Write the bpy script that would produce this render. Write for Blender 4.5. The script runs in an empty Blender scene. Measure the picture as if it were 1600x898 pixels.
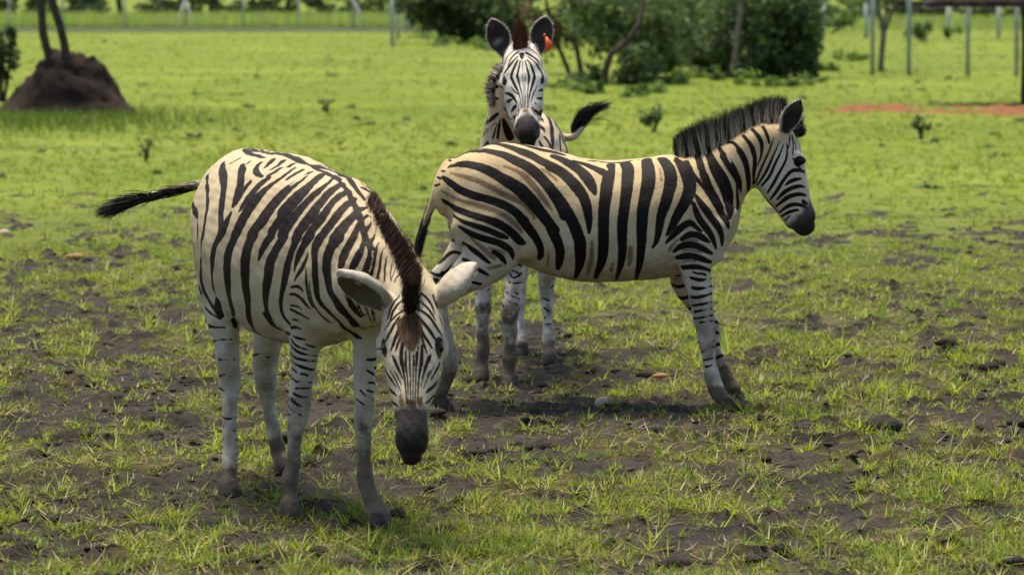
import bpy, math, random
import numpy as np
from mathutils import Vector, kdtree

random.seed(7)
RNG = np.random.default_rng(11)
scene = bpy.context.scene
COL = scene.collection

# ------------------------------------------------------------------ camera, sky, sun, exposure
F_PX, CAM_H, W0, H0 = 5600.0, 1.8, 1600.0, 898.0
PITCH = math.atan(459.0 / F_PX)
cd = bpy.data.cameras.new('camera'); cam = bpy.data.objects.new('camera', cd); COL.objects.link(cam)
cam.location = (0, 0, CAM_H); cam.rotation_euler = (math.pi / 2 - PITCH, 0, 0)
cd.sensor_width = 36; cd.lens = 36 * F_PX / W0
cd.clip_start = 0.1; cd.clip_end = 6000
cd.dof.use_dof = True; cd.dof.focus_distance = 13.7; cd.dof.aperture_fstop = 5.6
scene.camera = cam

SUN_EL, SUN_AZ = math.radians(73), math.radians(-28)     # azimuth measured from +Y towards +X
world = bpy.data.worlds.new('World'); scene.world = world; world.use_nodes = True
wn = world.node_tree
sky = wn.nodes.new('ShaderNodeTexSky'); sky.sky_type = 'NISHITA'; sky.sun_disc = False
sky.sun_elevation = SUN_EL; sky.sun_rotation = SUN_AZ; sky.dust_density = 2.5; sky.air_density = 1.0
wn.nodes['Background'].inputs['Strength'].default_value = 0.125
wn.links.new(sky.outputs[0], wn.nodes['Background'].inputs['Color'])
sl = bpy.data.lights.new('sun', 'SUN'); sl.energy = 3.9; sl.angle = math.radians(26.0); sl.color = (1.0, 0.90, 0.72)
so = bpy.data.objects.new('sun', sl); COL.objects.link(so)
sdir = Vector((math.sin(SUN_AZ) * math.cos(SUN_EL), math.cos(SUN_AZ) * math.cos(SUN_EL), math.sin(SUN_EL)))
so.rotation_euler = sdir.to_track_quat('Z', 'Y').to_euler(); so.location = (0, 0, 30)
scene.view_settings.view_transform = 'Standard'; scene.view_settings.look = 'None'
scene.view_settings.exposure = 0.76; scene.view_settings.gamma = 1
scene.cycles.max_bounces = 6; scene.cycles.transparent_max_bounces = 8
scene.cycles.use_adaptive_sampling = True

# ------------------------------------------------------------------ helpers
CP, SP = math.cos(PITCH), math.sin(PITCH)
def at(px, py, Y):
    """the point of the place that stands Y metres ahead of the camera on the sight line of a photo pixel"""
    dx = (px - W0 / 2) / F_PX; dv = (H0 / 2 - py) / F_PX
    d = np.array([dx, CP + dv * SP, -SP + dv * CP])
    return np.array([0, 0, CAM_H]) + d * (Y / d[1])
def ground_Y(py):
    dv = (H0 / 2 - py) / F_PX
    return (CP + dv * SP) * CAM_H / (SP - dv * CP)
def gpt(px, py):
    return at(px, py, ground_Y(py))
def project(P):
    P = np.asarray(P, float); q = P - np.array([0, 0, CAM_H])
    z = q[..., 1] * CP - q[..., 2] * SP; u = q[..., 1] * SP + q[..., 2] * CP
    return np.stack([W0 / 2 + F_PX * q[..., 0] / z, H0 / 2 - F_PX * u / z, z], -1)
def tag(o, label=None, cat=None, group=None, kind=None):
    if label: o['label'] = label
    if cat: o['category'] = cat
    if group: o['group'] = group
    if kind: o['kind'] = kind
    return o
def empty(name, loc):
    o = bpy.data.objects.new(name, None); o.location = loc; o.empty_display_size = .1; COL.objects.link(o); return o
def mesh_np(name, verts, faces, mat=None, parent=None, smooth=False, sizes=None):
    """faces: (n,k) array, or a flat index array with sizes"""
    me = bpy.data.meshes.new(name)
    verts = np.ascontiguousarray(verts, np.float32)
    me.vertices.add(len(verts)); me.vertices.foreach_set('co', verts.ravel())
    if sizes is None:
        faces = np.ascontiguousarray(faces, np.int32); n, k = faces.shape
        sizes = np.full(n, k, np.int32); flat = faces.ravel()
    else:
        flat = np.ascontiguousarray(faces, np.int32); n = len(sizes)
    me.loops.add(len(flat)); me.loops.foreach_set('vertex_index', flat)
    me.polygons.add(n)
    st = np.concatenate([[0], np.cumsum(sizes)[:-1]]).astype(np.int32)
    me.polygons.foreach_set('loop_start', st)
    if smooth: me.polygons.foreach_set('use_smooth', np.ones(n, bool))
    me.update(calc_edges=True)
    o = bpy.data.objects.new(name, me); COL.objects.link(o)
    if mat: me.materials.append(mat)
    if parent is not None:
        o.parent = parent; o.matrix_parent_inverse = parent.matrix_basis.inverted()
    return o
def attr(o, name, vals, typ='FLOAT', dom='POINT'):
    a = o.data.attributes.new(name, typ, dom)
    vals = np.ascontiguousarray(vals, np.float32)
    a.data.foreach_set({'FLOAT': 'value', 'FLOAT_COLOR': 'color', 'FLOAT_VECTOR': 'vector'}[typ], vals.ravel())
def unit(v):
    v = np.asarray(v, float); return v / (np.linalg.norm(v, axis=-1, keepdims=True) + 1e-12)
def catmull(P, n):
    """n points along a Catmull-Rom spline through the rows of P"""
    P = np.asarray(P, float); m = len(P)
    if m == 2: return P[0] + np.linspace(0, 1, n)[:, None] * (P[1] - P[0])
    E = np.vstack([2 * P[0] - P[1], P, 2 * P[-1] - P[-2]])
    t = np.linspace(0, m - 1, n); i = np.minimum(t.astype(int), m - 2); f = (t - i)[:, None]
    a, b, c, d = E[i], E[i + 1], E[i + 2], E[i + 3]
    return 0.5 * (2 * b + (c - a) * f + (2 * a - 5 * b + 4 * c - d) * f ** 2 + (3 * b - a - 3 * c + d) * f ** 3)
def hash3(ix, iy, iz):
    h = (ix * 374761393 + iy * 668265263 + iz * 1274126177) & 0x7fffffff
    h = ((h ^ (h >> 13)) * 1274126177) & 0x7fffffff
    return ((h ^ (h >> 16)) & 0xffff) / 65535.0
def noise2(x, y, seed=0):
    ix = np.floor(x).astype(np.int64); iy = np.floor(y).astype(np.int64); fx = x - ix; fy = y - iy
    fx = fx * fx * (3 - 2 * fx); fy = fy * fy * (3 - 2 * fy); s = np.int64(seed)
    a = hash3(ix, iy, s); b = hash3(ix + 1, iy, s); c = hash3(ix, iy + 1, s); d = hash3(ix + 1, iy + 1, s)
    return a + (b - a) * fx + (c - a) * fy + (a - b - c + d) * fx * fy
def fbm2(x, y, oct=4, seed=0):
    s = 0; a = .5
    for k in range(oct):
        s = s + a * noise2(x * 2 ** k + 17.3 * k, y * 2 ** k - 9.1 * k, seed + k); a *= .5
    return s / (1 - .5 ** oct)
def sstep(a, b, x):
    t = np.clip((x - a) / (b - a), 0, 1); return t * t * (3 - 2 * t)

# ---- materials
def mat_new(name, rough=.8, spec=.3):
    m = bpy.data.materials.new(name); m.use_nodes = True
    b = m.node_tree.nodes['Principled BSDF']
    b.inputs['Roughness'].default_value = rough; b.inputs['Specular IOR Level'].default_value = spec
    return m, m.node_tree, b
class NT:
    def __init__(s, nt): s.nt = nt
    def n(s, t, **kw):
        x = s.nt.nodes.new(t)
        for k, v in kw.items(): setattr(x, k, v)
        return x
    def l(s, a, b): s.nt.links.new(a, b)
    def val(s, x, sock):
        if hasattr(x, 'is_output') or hasattr(x, 'links'): s.l(x, sock)
        else: sock.default_value = x
    def attr(s, name):
        a = s.n('ShaderNodeAttribute'); a.attribute_name = name; return a
    def math(s, op, a, b=0.0, c=0.0, clamp=False):
        m = s.n('ShaderNodeMath', operation=op, use_clamp=clamp)
        s.val(a, m.inputs[0]); s.val(b, m.inputs[1]); s.val(c, m.inputs[2]); return m.outputs[0]
    def mix(s, f, a, b):
        m = s.n('ShaderNodeMix', data_type='RGBA')
        s.val(f, m.inputs[0])
        for x, i in ((a, 6), (b, 7)):
            if isinstance(x, tuple): m.inputs[i].default_value = (*x, 1)
            else: s.l(x, m.inputs[i])
        return m.outputs[2]
    def ramp(s, x, lo, hi, smooth=True):
        m = s.n('ShaderNodeMapRange', interpolation_type='SMOOTHSTEP' if smooth else 'LINEAR')
        s.val(x, m.inputs[0]); m.inputs[1].default_value = lo; m.inputs[2].default_value = hi; return m.outputs[0]
    def noise(s, vec, scale, detail=3, rough=.55):
        n = s.n('ShaderNodeTexNoise'); n.inputs['Scale'].default_value = scale; n.inputs['Detail'].default_value = detail
        n.inputs['Roughness'].default_value = rough
        if vec is not None: s.l(vec, n.inputs['Vector'])
        return n.outputs[0]
    def bump(s, h, strength, dist, bsdf):
        b = s.n('ShaderNodeBump'); b.inputs['Strength'].default_value = strength; b.inputs['Distance'].default_value = dist
        s.l(h, b.inputs['Height']); s.l(b.outputs[0], bsdf.inputs['Normal'])
def simple_mat(name, c1, c2, scale, rough=.85, bump=.3, bdist=.01, spec=.25):
    m, nt, b = mat_new(name, rough, spec); N = NT(nt)
    tc = N.n('ShaderNodeTexCoord').outputs['Object']
    n1 = N.noise(tc, scale, 5)
    N.l(N.mix(N.ramp(n1, .3, .7), c1, c2), b.inputs['Base Color'])
    N.bump(n1, bump, bdist, b); return m
def ribs(rings, close=True):
    """quads between successive rings of equal length"""
    n = len(rings[0]); V = np.vstack(rings); F = []
    for k in range(len(rings) - 1):
        for i in range(n):
            j = (i + 1) % n; F.append((k * n + i, k * n + j, (k + 1) * n + j, (k + 1) * n + i))
    return V, F
# ------------------------------------------------------------------ ground: one sheet, churned mud near the animals, pasture behind
def axis(fine0, fine1, step, grow, out0, out1):
    a = list(np.arange(fine0, fine1, step)); s = step; x = a[-1]
    while x < out1: s *= grow; x += s; a.append(x)
    s = step; x = a[0]; b = []
    while x > out0: s *= grow; x -= s; b.append(x)
    return np.array(b[::-1] + a)
def mud_amount(x, y):
    """0 turf .. 1 bare mud"""
    n = .24 * fbm2(x * 1.5 + 3.1, y * .8 + 7.7, 3, 3) + .76 * (.5 * fbm2(x * 5.0, y * 2.7, 3, 21) + .5 * fbm2(x * 9.5, y * 5.0, 3, 29))
    far = sstep(22, 46, y); bias = -.17 * far - .2 * sstep(26, 60, y)
    bias = bias + .018 * sstep(15, 18, y) * np.clip(np.abs(x) * .6 - .5, 0, 1) * sstep(30, 22, y) - .05 * sstep(12.6, 10.5, y) * sstep(.7, -.6, x) - .05 * sstep(10.8, 9.6, y) * sstep(.9, -.3, x) - .02 * sstep(10.4, 9.2, y)
    bias = bias + .07 * np.exp(-((x - .35) / 1.5) ** 2 - ((y - 14.6) / 2.2) ** 2) + .035 * np.exp(-((x - .8) / .8) ** 2 - ((y - 11.8) / 1.4) ** 2) + .05 * np.exp(-((x + 2.0) / .8) ** 2 - ((y - 16.5) / 2.4) ** 2)
    return sstep(.49, .575, n + bias)
_pr = np.random.default_rng(5)
PRINTS = np.stack([_pr.uniform(-4.5, 4.5, 800), _pr.uniform(8, 30, 800), _pr.uniform(.03, .08, 800), _pr.uniform(.006, .03, 800)], 1)
PRINTS = PRINTS[mud_amount(PRINTS[:, 0], PRINTS[:, 1]) > .25]
def ground_z(x, y, detail=True):
    m = mud_amount(x, y)
    z = .03 * (fbm2(x * .5, y * .5, 3, 41) - .5) * sstep(7, 9, y) * np.clip(60 / (y + 1), .4, 1)
    nearm = sstep(40, 22, y) * sstep(6.5, 8, y)
    c = fbm2(x * 9, y * 9, 3, 55); lumps = np.maximum(c - .5, 0) * .14 * np.clip(4 * m * (1.15 - m), 0, 1)
    z = z + nearm * (lumps + .012 * (fbm2(x * 22, y * 22, 2, 77) - .5) * m - .014 * m)
    return z
gx = axis(-3.6, 3.6, .024, 1.05, -2500, 2500); gy = axis(8.2, 19.0, .026, 1.012, -60, 3500)
GX, GY = np.meshgrid(gx, gy, indexing='ij'); X, Y_ = GX.ravel(), GY.ravel()
GZ = ground_z(X, Y_); GM = mud_amount(X, Y_)
for px_, py_, r_, d_ in PRINTS:                                     # hoof prints: a hollow with a pushed-up rim
    i0, i1 = np.searchsorted(gx, [px_ - .2, px_ + .2]); j0, j1 = np.searchsorted(gy, [py_ - .2, py_ + .2])
    if i1 - i0 < 3 or j1 - j0 < 3: continue
    ii, jj = np.meshgrid(np.arange(i0, i1), np.arange(j0, j1), indexing='ij'); k = (ii * len(gy) + jj).ravel()
    q = ((X[k] - px_) ** 2 + (Y_[k] - py_) ** 2) / r_ ** 2
    GZ[k] += -d_ * np.exp(-q * .9) + d_ * .9 * np.exp(-((np.sqrt(q) - 1.5) / .45) ** 2)
na, nb = len(gx), len(gy); ii, jj = np.meshgrid(np.arange(na - 1), np.arange(nb - 1), indexing='ij'); k = (ii * nb + jj).ravel()
gm, nt, b = mat_new('ground_soil_and_turf', .95, .06); N = NT(nt); gpos = N.n('ShaderNodeNewGeometry').outputs['Position']
mudf = N.math('ADD', N.attr('mud').outputs['Fac'], N.math('MULTIPLY', N.math('SUBTRACT', N.noise(gpos, 13, 4), .5), .7))
wet = N.noise(gpos, 1.7, 4, .6)
mudcol = N.mix(N.ramp(wet, .3, .62), (.017, .014, .012), (.058, .048, .039)); mudcol = N.mix(N.ramp(N.noise(gpos, 45, 4, .7), .45, .75), mudcol, (.014, .011, .009))
straw = N.mix(N.noise(gpos, 60, 3), (.20, .155, .075), (.10, .075, .035))
turf = N.mix(N.ramp(N.noise(gpos, 3.0, 5, .7), .3, .7), (.088, .135, .014), (.160, .205, .021))
patch = N.mix(N.ramp(N.noise(gpos, .16, 4, .6), .40, .68), turf, (.178, .218, .026))
turf = N.mix(N.math('MULTIPLY', N.ramp(N.noise(gpos, .55, 5, .65), .56, .72), .7), patch, (.075, .115, .014))
turf = N.mix(N.math('MULTIPLY', N.ramp(N.noise(gpos, 1.1, 6, .75), .55, .72), .62), turf, (.10, .075, .03))
mp = N.n('ShaderNodeMapping'); mp.inputs['Scale'].default_value = (.12, .75, 1); N.l(gpos, mp.inputs['Vector']); streak = N.noise(mp.outputs[0], 1.0, 5, .65)
turf = N.mix(N.math('MULTIPLY', N.ramp(streak, .56, .70), .6), turf, (.085, .105, .022)); turf = N.mix(N.math('MULTIPLY', N.ramp(streak, .40, .28), .5), turf, (.235, .265, .035))
sep = N.n('ShaderNodeSeparateXYZ'); N.l(gpos, sep.inputs[0])
under = N.mix(N.ramp(N.noise(gpos, 7, 5), .35, .65), (.035, .034, .010), N.mix(.6, straw, (.035, .026, .017)))        # thatch and soil below the near turf
turf = N.mix(N.ramp(sep.outputs[1], 15, 34), under, turf)
N.l(N.mix(N.ramp(mudf, .25, .6), turf, mudcol), b.inputs['Base Color'])
N.l(N.math('SUBTRACT', .93, N.math('MULTIPLY', N.ramp(wet, .62, .4), .25)), b.inputs['Roughness'])
N.bump(N.math('ADD', N.noise(gpos, 30, 6, .65), N.math('MULTIPLY', N.noise(gpos, 110, 3), .4)), .9, .02, b)
ground = mesh_np('ground', np.stack([X, Y_, GZ], 1), np.stack([k, k + nb, k + nb + 1, k + 1], 1), gm, smooth=True); tag(ground, kind='structure'); attr(ground, 'mud', GM)

# ------------------------------------------------------------------ grass: bent blades in small tufts
def blade_material(name):
    m = bpy.data.materials.new(name); m.use_nodes = True; nt = m.node_tree; nt.nodes.clear(); N = NT(nt)
    c = N.attr('blade_color').outputs['Color']
    d = N.n('ShaderNodeBsdfDiffuse'); t = N.n('ShaderNodeBsdfTranslucent'); g = N.n('ShaderNodeBsdfGlossy'); g.inputs['Roughness'].default_value = .45
    N.l(c, d.inputs['Color']); hs = N.n('ShaderNodeHueSaturation'); hs.inputs['Value'].default_value = 1.35; N.l(c, hs.inputs['Color']); N.l(hs.outputs[0], t.inputs['Color'])
    a = N.n('ShaderNodeMixShader'); a.inputs[0].default_value = .42; N.l(d.outputs[0], a.inputs[1]); N.l(t.outputs[0], a.inputs[2])
    e = N.n('ShaderNodeMixShader'); e.inputs[0].default_value = .02; N.l(a.outputs[0], e.inputs[1]); N.l(g.outputs[0], e.inputs[2])
    o = N.n('ShaderNodeOutputMaterial'); N.l(e.outputs[0], o.inputs['Surface']); return m
BLADE = blade_material('grass_blade')
def blades(name, base, L, wid, az, lean, curl, colr, seg=2):
    """ribbons: leaning by 'lean', curling over by 'curl' towards azimuth az"""
    n = len(base); V = np.zeros((n, 2 * seg + 1, 3)); d = np.stack([np.cos(az), np.sin(az), np.zeros(n)], 1); s = np.stack([-np.sin(az), np.cos(az), np.zeros(n)], 1)
    p = base.copy(); ang = lean.copy()
    for k in range(seg + 1):
        w = wid * (1 - k / seg) ** .6
        if k < seg: V[:, 2 * k] = p - s * w[:, None] / 2; V[:, 2 * k + 1] = p + s * w[:, None] / 2
        else: V[:, 2 * k] = p
        p = p + (L / seg)[:, None] * (np.sin(ang)[:, None] * d + np.cos(ang)[:, None] * np.array([0, 0, 1.])); ang = ang + curl / seg
    m = 2 * seg + 1; b0 = np.arange(n)[:, None] * m; fl = []
    quads = np.concatenate([b0 + np.array([2 * k, 2 * k + 1, 2 * k + 3, 2 * k + 2]) for k in range(seg - 1)], 0) if seg > 1 else np.zeros((0, 4), int)
    tri = b0 + np.array([2 * seg - 2, 2 * seg - 1, 2 * seg])
    o = mesh_np(name, V.reshape(-1, 3), np.concatenate([quads.ravel(), tri.ravel()]), BLADE, smooth=True, sizes=np.concatenate([np.full(len(quads), 4), np.full(len(tri), 3)]))
    C4 = np.ones((n, m, 4)); C4[:, :, :3] = colr[:, None]; attr(o, 'blade_color', C4.reshape(-1, 4), 'FLOAT_COLOR'); return o
def scatter(n, y0, y1, p, half=.22, extra=1.4):
    """points whose density falls as y**-p"""
    u = RNG.random(n); q = 2 - p
    y = (y0 ** q + u * (y1 ** q - y0 ** q)) ** (1 / q) if abs(q) > .01 else y0 * (y1 / y0) ** u
    return (RNG.random(n) * 2 - 1) * (y * half + extra), y
GREENS = np.array([[.085, .142, .011], [.140, .205, .014], [.205, .262, .018], [.042, .072, .007], [.27, .285, .035]])
def grass_zone(n, y0, y1, p, nb, L, wid, cut, coarse=False):
    x, y = scatter(n, y0, y1, p); m = mud_amount(x, y); tn = fbm2(x * 1.6, y * 1.6, 3, 90); keep = (RNG.random(n) > m * .74 + cut) & (RNG.random(n) < .35 + 1.3 * sstep(.3, .62, tn))
    x, y = x[keep], y[keep]; k = RNG.integers(nb // 2, nb + 1, len(x)); i = np.repeat(np.arange(len(x)), k)
    size = RNG.lognormal(0, .33, len(x)) * (.7 + .6 * fbm2(x * .8, y * .8, 2, 14)); hue = RNG.random(len(x)); dry = RNG.random(len(x)) < .07 + .10 * fbm2(x * 2.2, y * 2.2, 2, 33)
    az = RNG.random(len(i)) * 2 * np.pi; rad = RNG.random(len(i)) * .022 * (y[i] / 12) ** .5; bx, by = x[i] + np.cos(az) * rad, y[i] + np.sin(az) * rad
    base = np.stack([bx, by, ground_z(bx, by) - .004], 1)
    l = L * size[i] * RNG.uniform(.5, 1.25, len(i)); lean = np.clip(np.abs(RNG.normal(1.0, .34, len(i))), .05, 1.45)
    c = GREENS[np.clip((hue[i] * 5 + RNG.normal(0, .7, len(i))).astype(int), 0, 4)] * RNG.uniform(.65, 1.35, (len(i), 1))
    if coarse: lean = np.clip(RNG.normal(1.0, .25, len(i)), .3, 1.4); c = np.array([.23, .29, .018]) * RNG.uniform(.55, 1.35, (len(i), 1)); az = az + RNG.normal(0, .15, len(i))
    f = (.8 * sstep(15, 36, y[i]))[:, None]; c = c * (1 - f) + (np.array([.142, .192, .020]) * (.65 + .7 * fbm2(x * .25, y * .12, 3, 71))[i][:, None]) * f * RNG.uniform(.7, 1.3, (len(i), 1))
    st = dry[i] & (RNG.random(len(i)) < .75) | (RNG.random(len(i)) < .05); st &= RNG.random(len(i)) < 1 - .8 * sstep(16, 36, y[i]); c[st] = np.array([.34, .26, .12]) * RNG.uniform(.6, 1.2, (st.sum(), 1)); lean[st] = np.clip(lean[st] + .4, 0, 1.45)
    return base, l, wid * RNG.uniform(.7, 1.3, len(i)) * (y[i] / 12) ** .6, az, lean, RNG.uniform(.1, 1.0, len(i)), c
Z = [grass_zone(5200, 8.1, 24, 1.5, 15, .082, .0068, .1, True), grass_zone(40000, 8.1, 14, 1.2, 16, .050, .0044, .02), grass_zone(42000, 14, 26, 1.4, 13, .048, .0052, .0), grass_zone(26000, 26, 62, 1.7, 10, .052, .0075, .0)]
tag(blades('grass', *[np.concatenate(q) for q in zip(*Z)]), kind='stuff')
zf = grass_zone(16000, 62, 182, 1.5, 8, .06, .012, .0); tag(blades('pasture_grass', *zf, seg=1), kind='stuff')
# flat straw and dead stems lying in the mud
n = 42000; x, y = scatter(n, 8.1, 32, 1.5); m = mud_amount(x, y); kp = (m < .98) & (RNG.random(n) < .15 + 1.1 * sstep(.42, .65, fbm2(x * 2.4, y * 1.6, 3, 131))); x, y = x[kp], y[kp]; n = len(x)
tag(blades('straw_litter', np.stack([x, y, ground_z(x, y) + RNG.uniform(.004, .022, n)], 1), RNG.uniform(.03, .13, n), RNG.uniform(.003, .0065, n), RNG.random(n) * 6.28, RNG.uniform(1.2, 1.6, n), RNG.normal(0, .25, n),
    np.array([.46, .37, .21]) * RNG.uniform(.3, 1.2, (n, 1))), kind='stuff')
# loose clods of black mud
def clod_mesh(n):
    x, y = scatter(n * 3, 8.3, 30, 1.5); m = mud_amount(x, y); kp = (m > .12) & (RNG.random(n * 3) < .25 + .75 * sstep(.5, .62, fbm2(x * 1.3, y * 1.3, 2, 66))); x, y = x[kp][:n], y[kp][:n]; n = len(x)
    a = np.linspace(0, 2 * np.pi, 8, endpoint=False); rings = [(1.0, -.25), (1.05, .25), (.75, .72), (.3, .95)]; r = RNG.lognormal(math.log(.010), .55, n)
    V = np.zeros((n, 4, 8, 3)); ph = RNG.random((n, 1)) * 6
    for k, (rr, zz) in enumerate(rings):
        j = RNG.uniform(.65, 1.3, (n, 8)); V[:, k, :, 0] = x[:, None] + np.cos(a + ph) * rr * r[:, None] * j * 1.3; V[:, k, :, 1] = y[:, None] + np.sin(a + ph) * rr * r[:, None] * j; V[:, k, :, 2] = ground_z(x, y)[:, None] + zz * r[:, None] * RNG.uniform(.6, 1.15, (n, 8)) * .8
    b0 = np.arange(n) * 32; F = [np.stack([b0 + k * 8 + i, b0 + k * 8 + (i + 1) % 8, b0 + (k + 1) * 8 + (i + 1) % 8, b0 + (k + 1) * 8 + i], 1) for k in range(3) for i in range(8)]
    cap = b0[:, None] + 24 + np.arange(8); return V.reshape(-1, 3), np.concatenate([np.vstack(F).ravel(), cap.ravel()]), np.concatenate([np.full(24 * n, 4), np.full(n, 8)])
V_, f_, z_ = clod_mesh(7000); CL = simple_mat('mud_clod', (.014, .011, .009), (.045, .036, .028), 55, .95, .8, .008)
tag(mesh_np('mud_clods', V_, f_, CL, None, True, z_), kind='stuff')
# ------------------------------------------------------------------ background: mound, trees, bushes, fences, shelter
def tube_mesh(paths, n=8, jag=.0):
    """(points, radii) limbs as rings, closed at both ends"""
    VV, fl, sz, off = [], [], [], 0
    for P, R in paths:
        P = np.array(P, float); R = np.array(R, float); m = max(4, 4 * len(P)) if len(P) > 2 else 2
        D = catmull(np.hstack([P, R[:, None]]), m); P, R = D[:, :3], np.maximum(D[:, 3], .002)
        T = unit(np.gradient(P, axis=0)); ref = np.array([1., .3, 0]) ; A = unit(np.cross(T, ref)); B = np.cross(T, A); a = np.linspace(0, 2 * np.pi, n, endpoint=False)
        rings = P[:, None] + R[:, None, None] * (1 + jag * RNG.normal(size=(m, n, 1))) * (np.cos(a)[None, :, None] * A[:, None] + np.sin(a)[None, :, None] * B[:, None])
        VV.append(rings.reshape(-1, 3))
        for k in range(m - 1):
            for i in range(n): j = (i + 1) % n; fl += [off + k * n + i, off + k * n + j, off + (k + 1) * n + j, off + (k + 1) * n + i]; sz.append(4)
        fl += [off + i for i in range(n)][::-1]; sz.append(n); fl += [off + (m - 1) * n + i for i in range(n)]; sz.append(n); off += m * n
    return np.vstack(VV), fl, sz
def leaf_material(name):
    m = blade_material(name); return m
LEAF = leaf_material('leaf')
def leaf_cloud(name, blobs, size, cols, parent=None, droop=0.0, dens=1.0):
    """small leaf faces spread through uneven clumps; blobs are (centre, radii, count)"""
    VV, CC = [], []
    for c, r, n in blobs:
        n = int(n * dens); k = max(3, n // 26); sub = RNG.normal(size=(k, 3)); sub = unit(sub) * RNG.uniform(.25, 1, (k, 1)) ** .6
        ci = RNG.integers(0, k, n); p = np.array(c) + (sub[ci] + RNG.normal(size=(n, 3)) * .17) * np.array(r)
        s = size * RNG.uniform(.5, 1.3, n)[:, None]; nrm = unit(RNG.normal(size=(n, 3)) + np.array([0, 0, .7])); u = unit(np.cross(nrm, RNG.normal(size=(n, 3)))); v = np.cross(nrm, u)
        u[:, 2] -= droop; VV.append(np.stack([p - u * s, p + v * s * .42, p + u * s, p - v * s * .42], 1))
        shade = (.75 + .5 * RNG.random(k))[ci][:, None]; cc = np.array(cols)[RNG.integers(0, len(cols), n)] * shade * RNG.uniform(.8, 1.2, (n, 1)); CC.append(cc)
    V = np.vstack(VV); n = len(V); V = V.reshape(-1, 3); V[:, 2] = np.maximum(V[:, 2], .01)
    o = mesh_np(name, V, np.arange(n * 4).reshape(-1, 4), LEAF, parent); C4 = np.ones((n, 4, 4)); C4[:, :, :3] = np.vstack(CC)[:, None]; attr(o, 'blade_color', C4.reshape(-1, 4), 'FLOAT_COLOR'); return o
BARK = simple_mat('dark_bark', (.030, .022, .017), (.075, .056, .042), 6, .95, .8, .03)
PALEBARK = simple_mat('pale_bark', (.10, .085, .065), (.22, .19, .15), 6, .95, .8, .03)
DARKG = [(.070, .108, .044), (.092, .136, .052), (.120, .166, .060), (.055, .086, .038)]
MIDG = [(.090, .142, .042), (.118, .176, .050), (.150, .210, .056), (.070, .112, .036)]
LITEG = [(.12, .20, .025), (.16, .26, .035), (.09, .16, .022)]
DRYC = [(.11, .06, .035), (.15, .085, .05), (.08, .055, .03), (.06, .07, .02)]
def blob(px, py, Y, rx, ry, n, rz=None):
    s = Y / F_PX; return (at(px, py, Y), (rx * s, (rz or rx) * s, ry * s), n)
def pxpath(pts): return [at(*p[:3]) for p in pts], [p[3] * p[2] / F_PX for p in pts]
def tree(name, label, cat, base, trunks, blobs, size, cols, bark, group=None, droop=0.0, crown='crown'):
    g = at(base[0], base[1], ground_Y(base[1])); r = empty(name, (g[0], g[1], 0)); tag(r, label, cat, group)
    if trunks:
        for t in trunks: V, f, z = tube_mesh([pxpath(t)], 9, .05); mesh_np('trunk', V, f, bark, r, True, z)
    if blobs: leaf_cloud(crown, blobs, size, cols, r, droop)
    return r
# termite mound with a twin-stemmed tree growing behind it
Ym = ground_Y(178); c0 = gpt(102, 178); sx = Ym / F_PX
def mound():
    nr, na_ = 44, 72; V = []
    for k in range(nr):
        t = k / (nr - 1); a = np.linspace(0, 2 * np.pi, na_, endpoint=False)
        rx = np.where(np.cos(a) > 0, 112, 124) * sx; prof = (1 - t)
        # height against radius: broad skirt, steep shoulders, blunt head
        h = np.interp(t, [0, .15, .32, .48, .62, .78, 1.0], [95, 91, 81, 64, 41, 17, -3]) * sx
        x = c0[0] + np.cos(a) * rx * t; y = c0[1] + .6 + np.sin(a) * 1.05 * t
        rough = .34 * (fbm2(x * 3 + 5, y * 3 + 2 * t, 4, 8) - .5) * np.sin(min(1, t * 1.4 + .15) * np.pi) + .20 * (fbm2(x * 8, y * 8, 3, 9) - .5) * (1 - t ** 3)
        V.append(np.stack([x + rough * np.cos(a), y + rough * np.sin(a), h + rough], 1))
    V[0][:] = V[0].mean(0); V[1] = .5 * V[1] + .5 * (V[0] + V[2]) / 2; VV, F = ribs(V)
    return VV, F
V_, F_ = mound(); MO = simple_mat('mound_earth', (.016, .010, .007), (.055, .034, .021), 2.6, .97, 1.0, .06)
mo = mesh_np('termite_mound', V_, F_, MO, smooth=True); tag(mo, 'brown earth termite mound below two bare tree stems', 'termite mound')
tree('slender_tree', 'tree with two thin dark stems rising behind the brown mound', 'tree', (88, 170),
     [[(86, 150, Ym + .5, 7.5), (78, 95, Ym + .5, 7), (67, 48, Ym + .5, 6.5), (65, 0, Ym + .5, 6), (62, -80, Ym + .5, 4.5)], [(104, 150, Ym + .5, 7.5), (103, 85, Ym + .5, 7), (95, 45, Ym + .5, 6.5), (82, 0, Ym + .5, 6), (74, -80, Ym + .5, 4)]],
     [blob(70, -170, Ym + .5, 130, 75, 900), blob(20, -120, Ym + .5, 80, 40, 400), blob(130, -130, Ym + .4, 80, 45, 400)], .09, DARKG, BARK)
tree('leafy_bush', 'dark leafy bush at the left end of the brown mound', 'bush', (4, 160), [[(2, 160, 55, 4), (0, 110, 55, 3), (-6, 60, 55, 2)], [(6, 160, 55, 3), (14, 110, 55, 2), (20, 70, 55, 1)]],
     [blob(-8, 70, 55, 34, 34, 420), blob(2, 110, 55, 22, 28, 260), blob(22, 62, 55, 14, 18, 90)], .075, DARKG, BARK)
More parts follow.
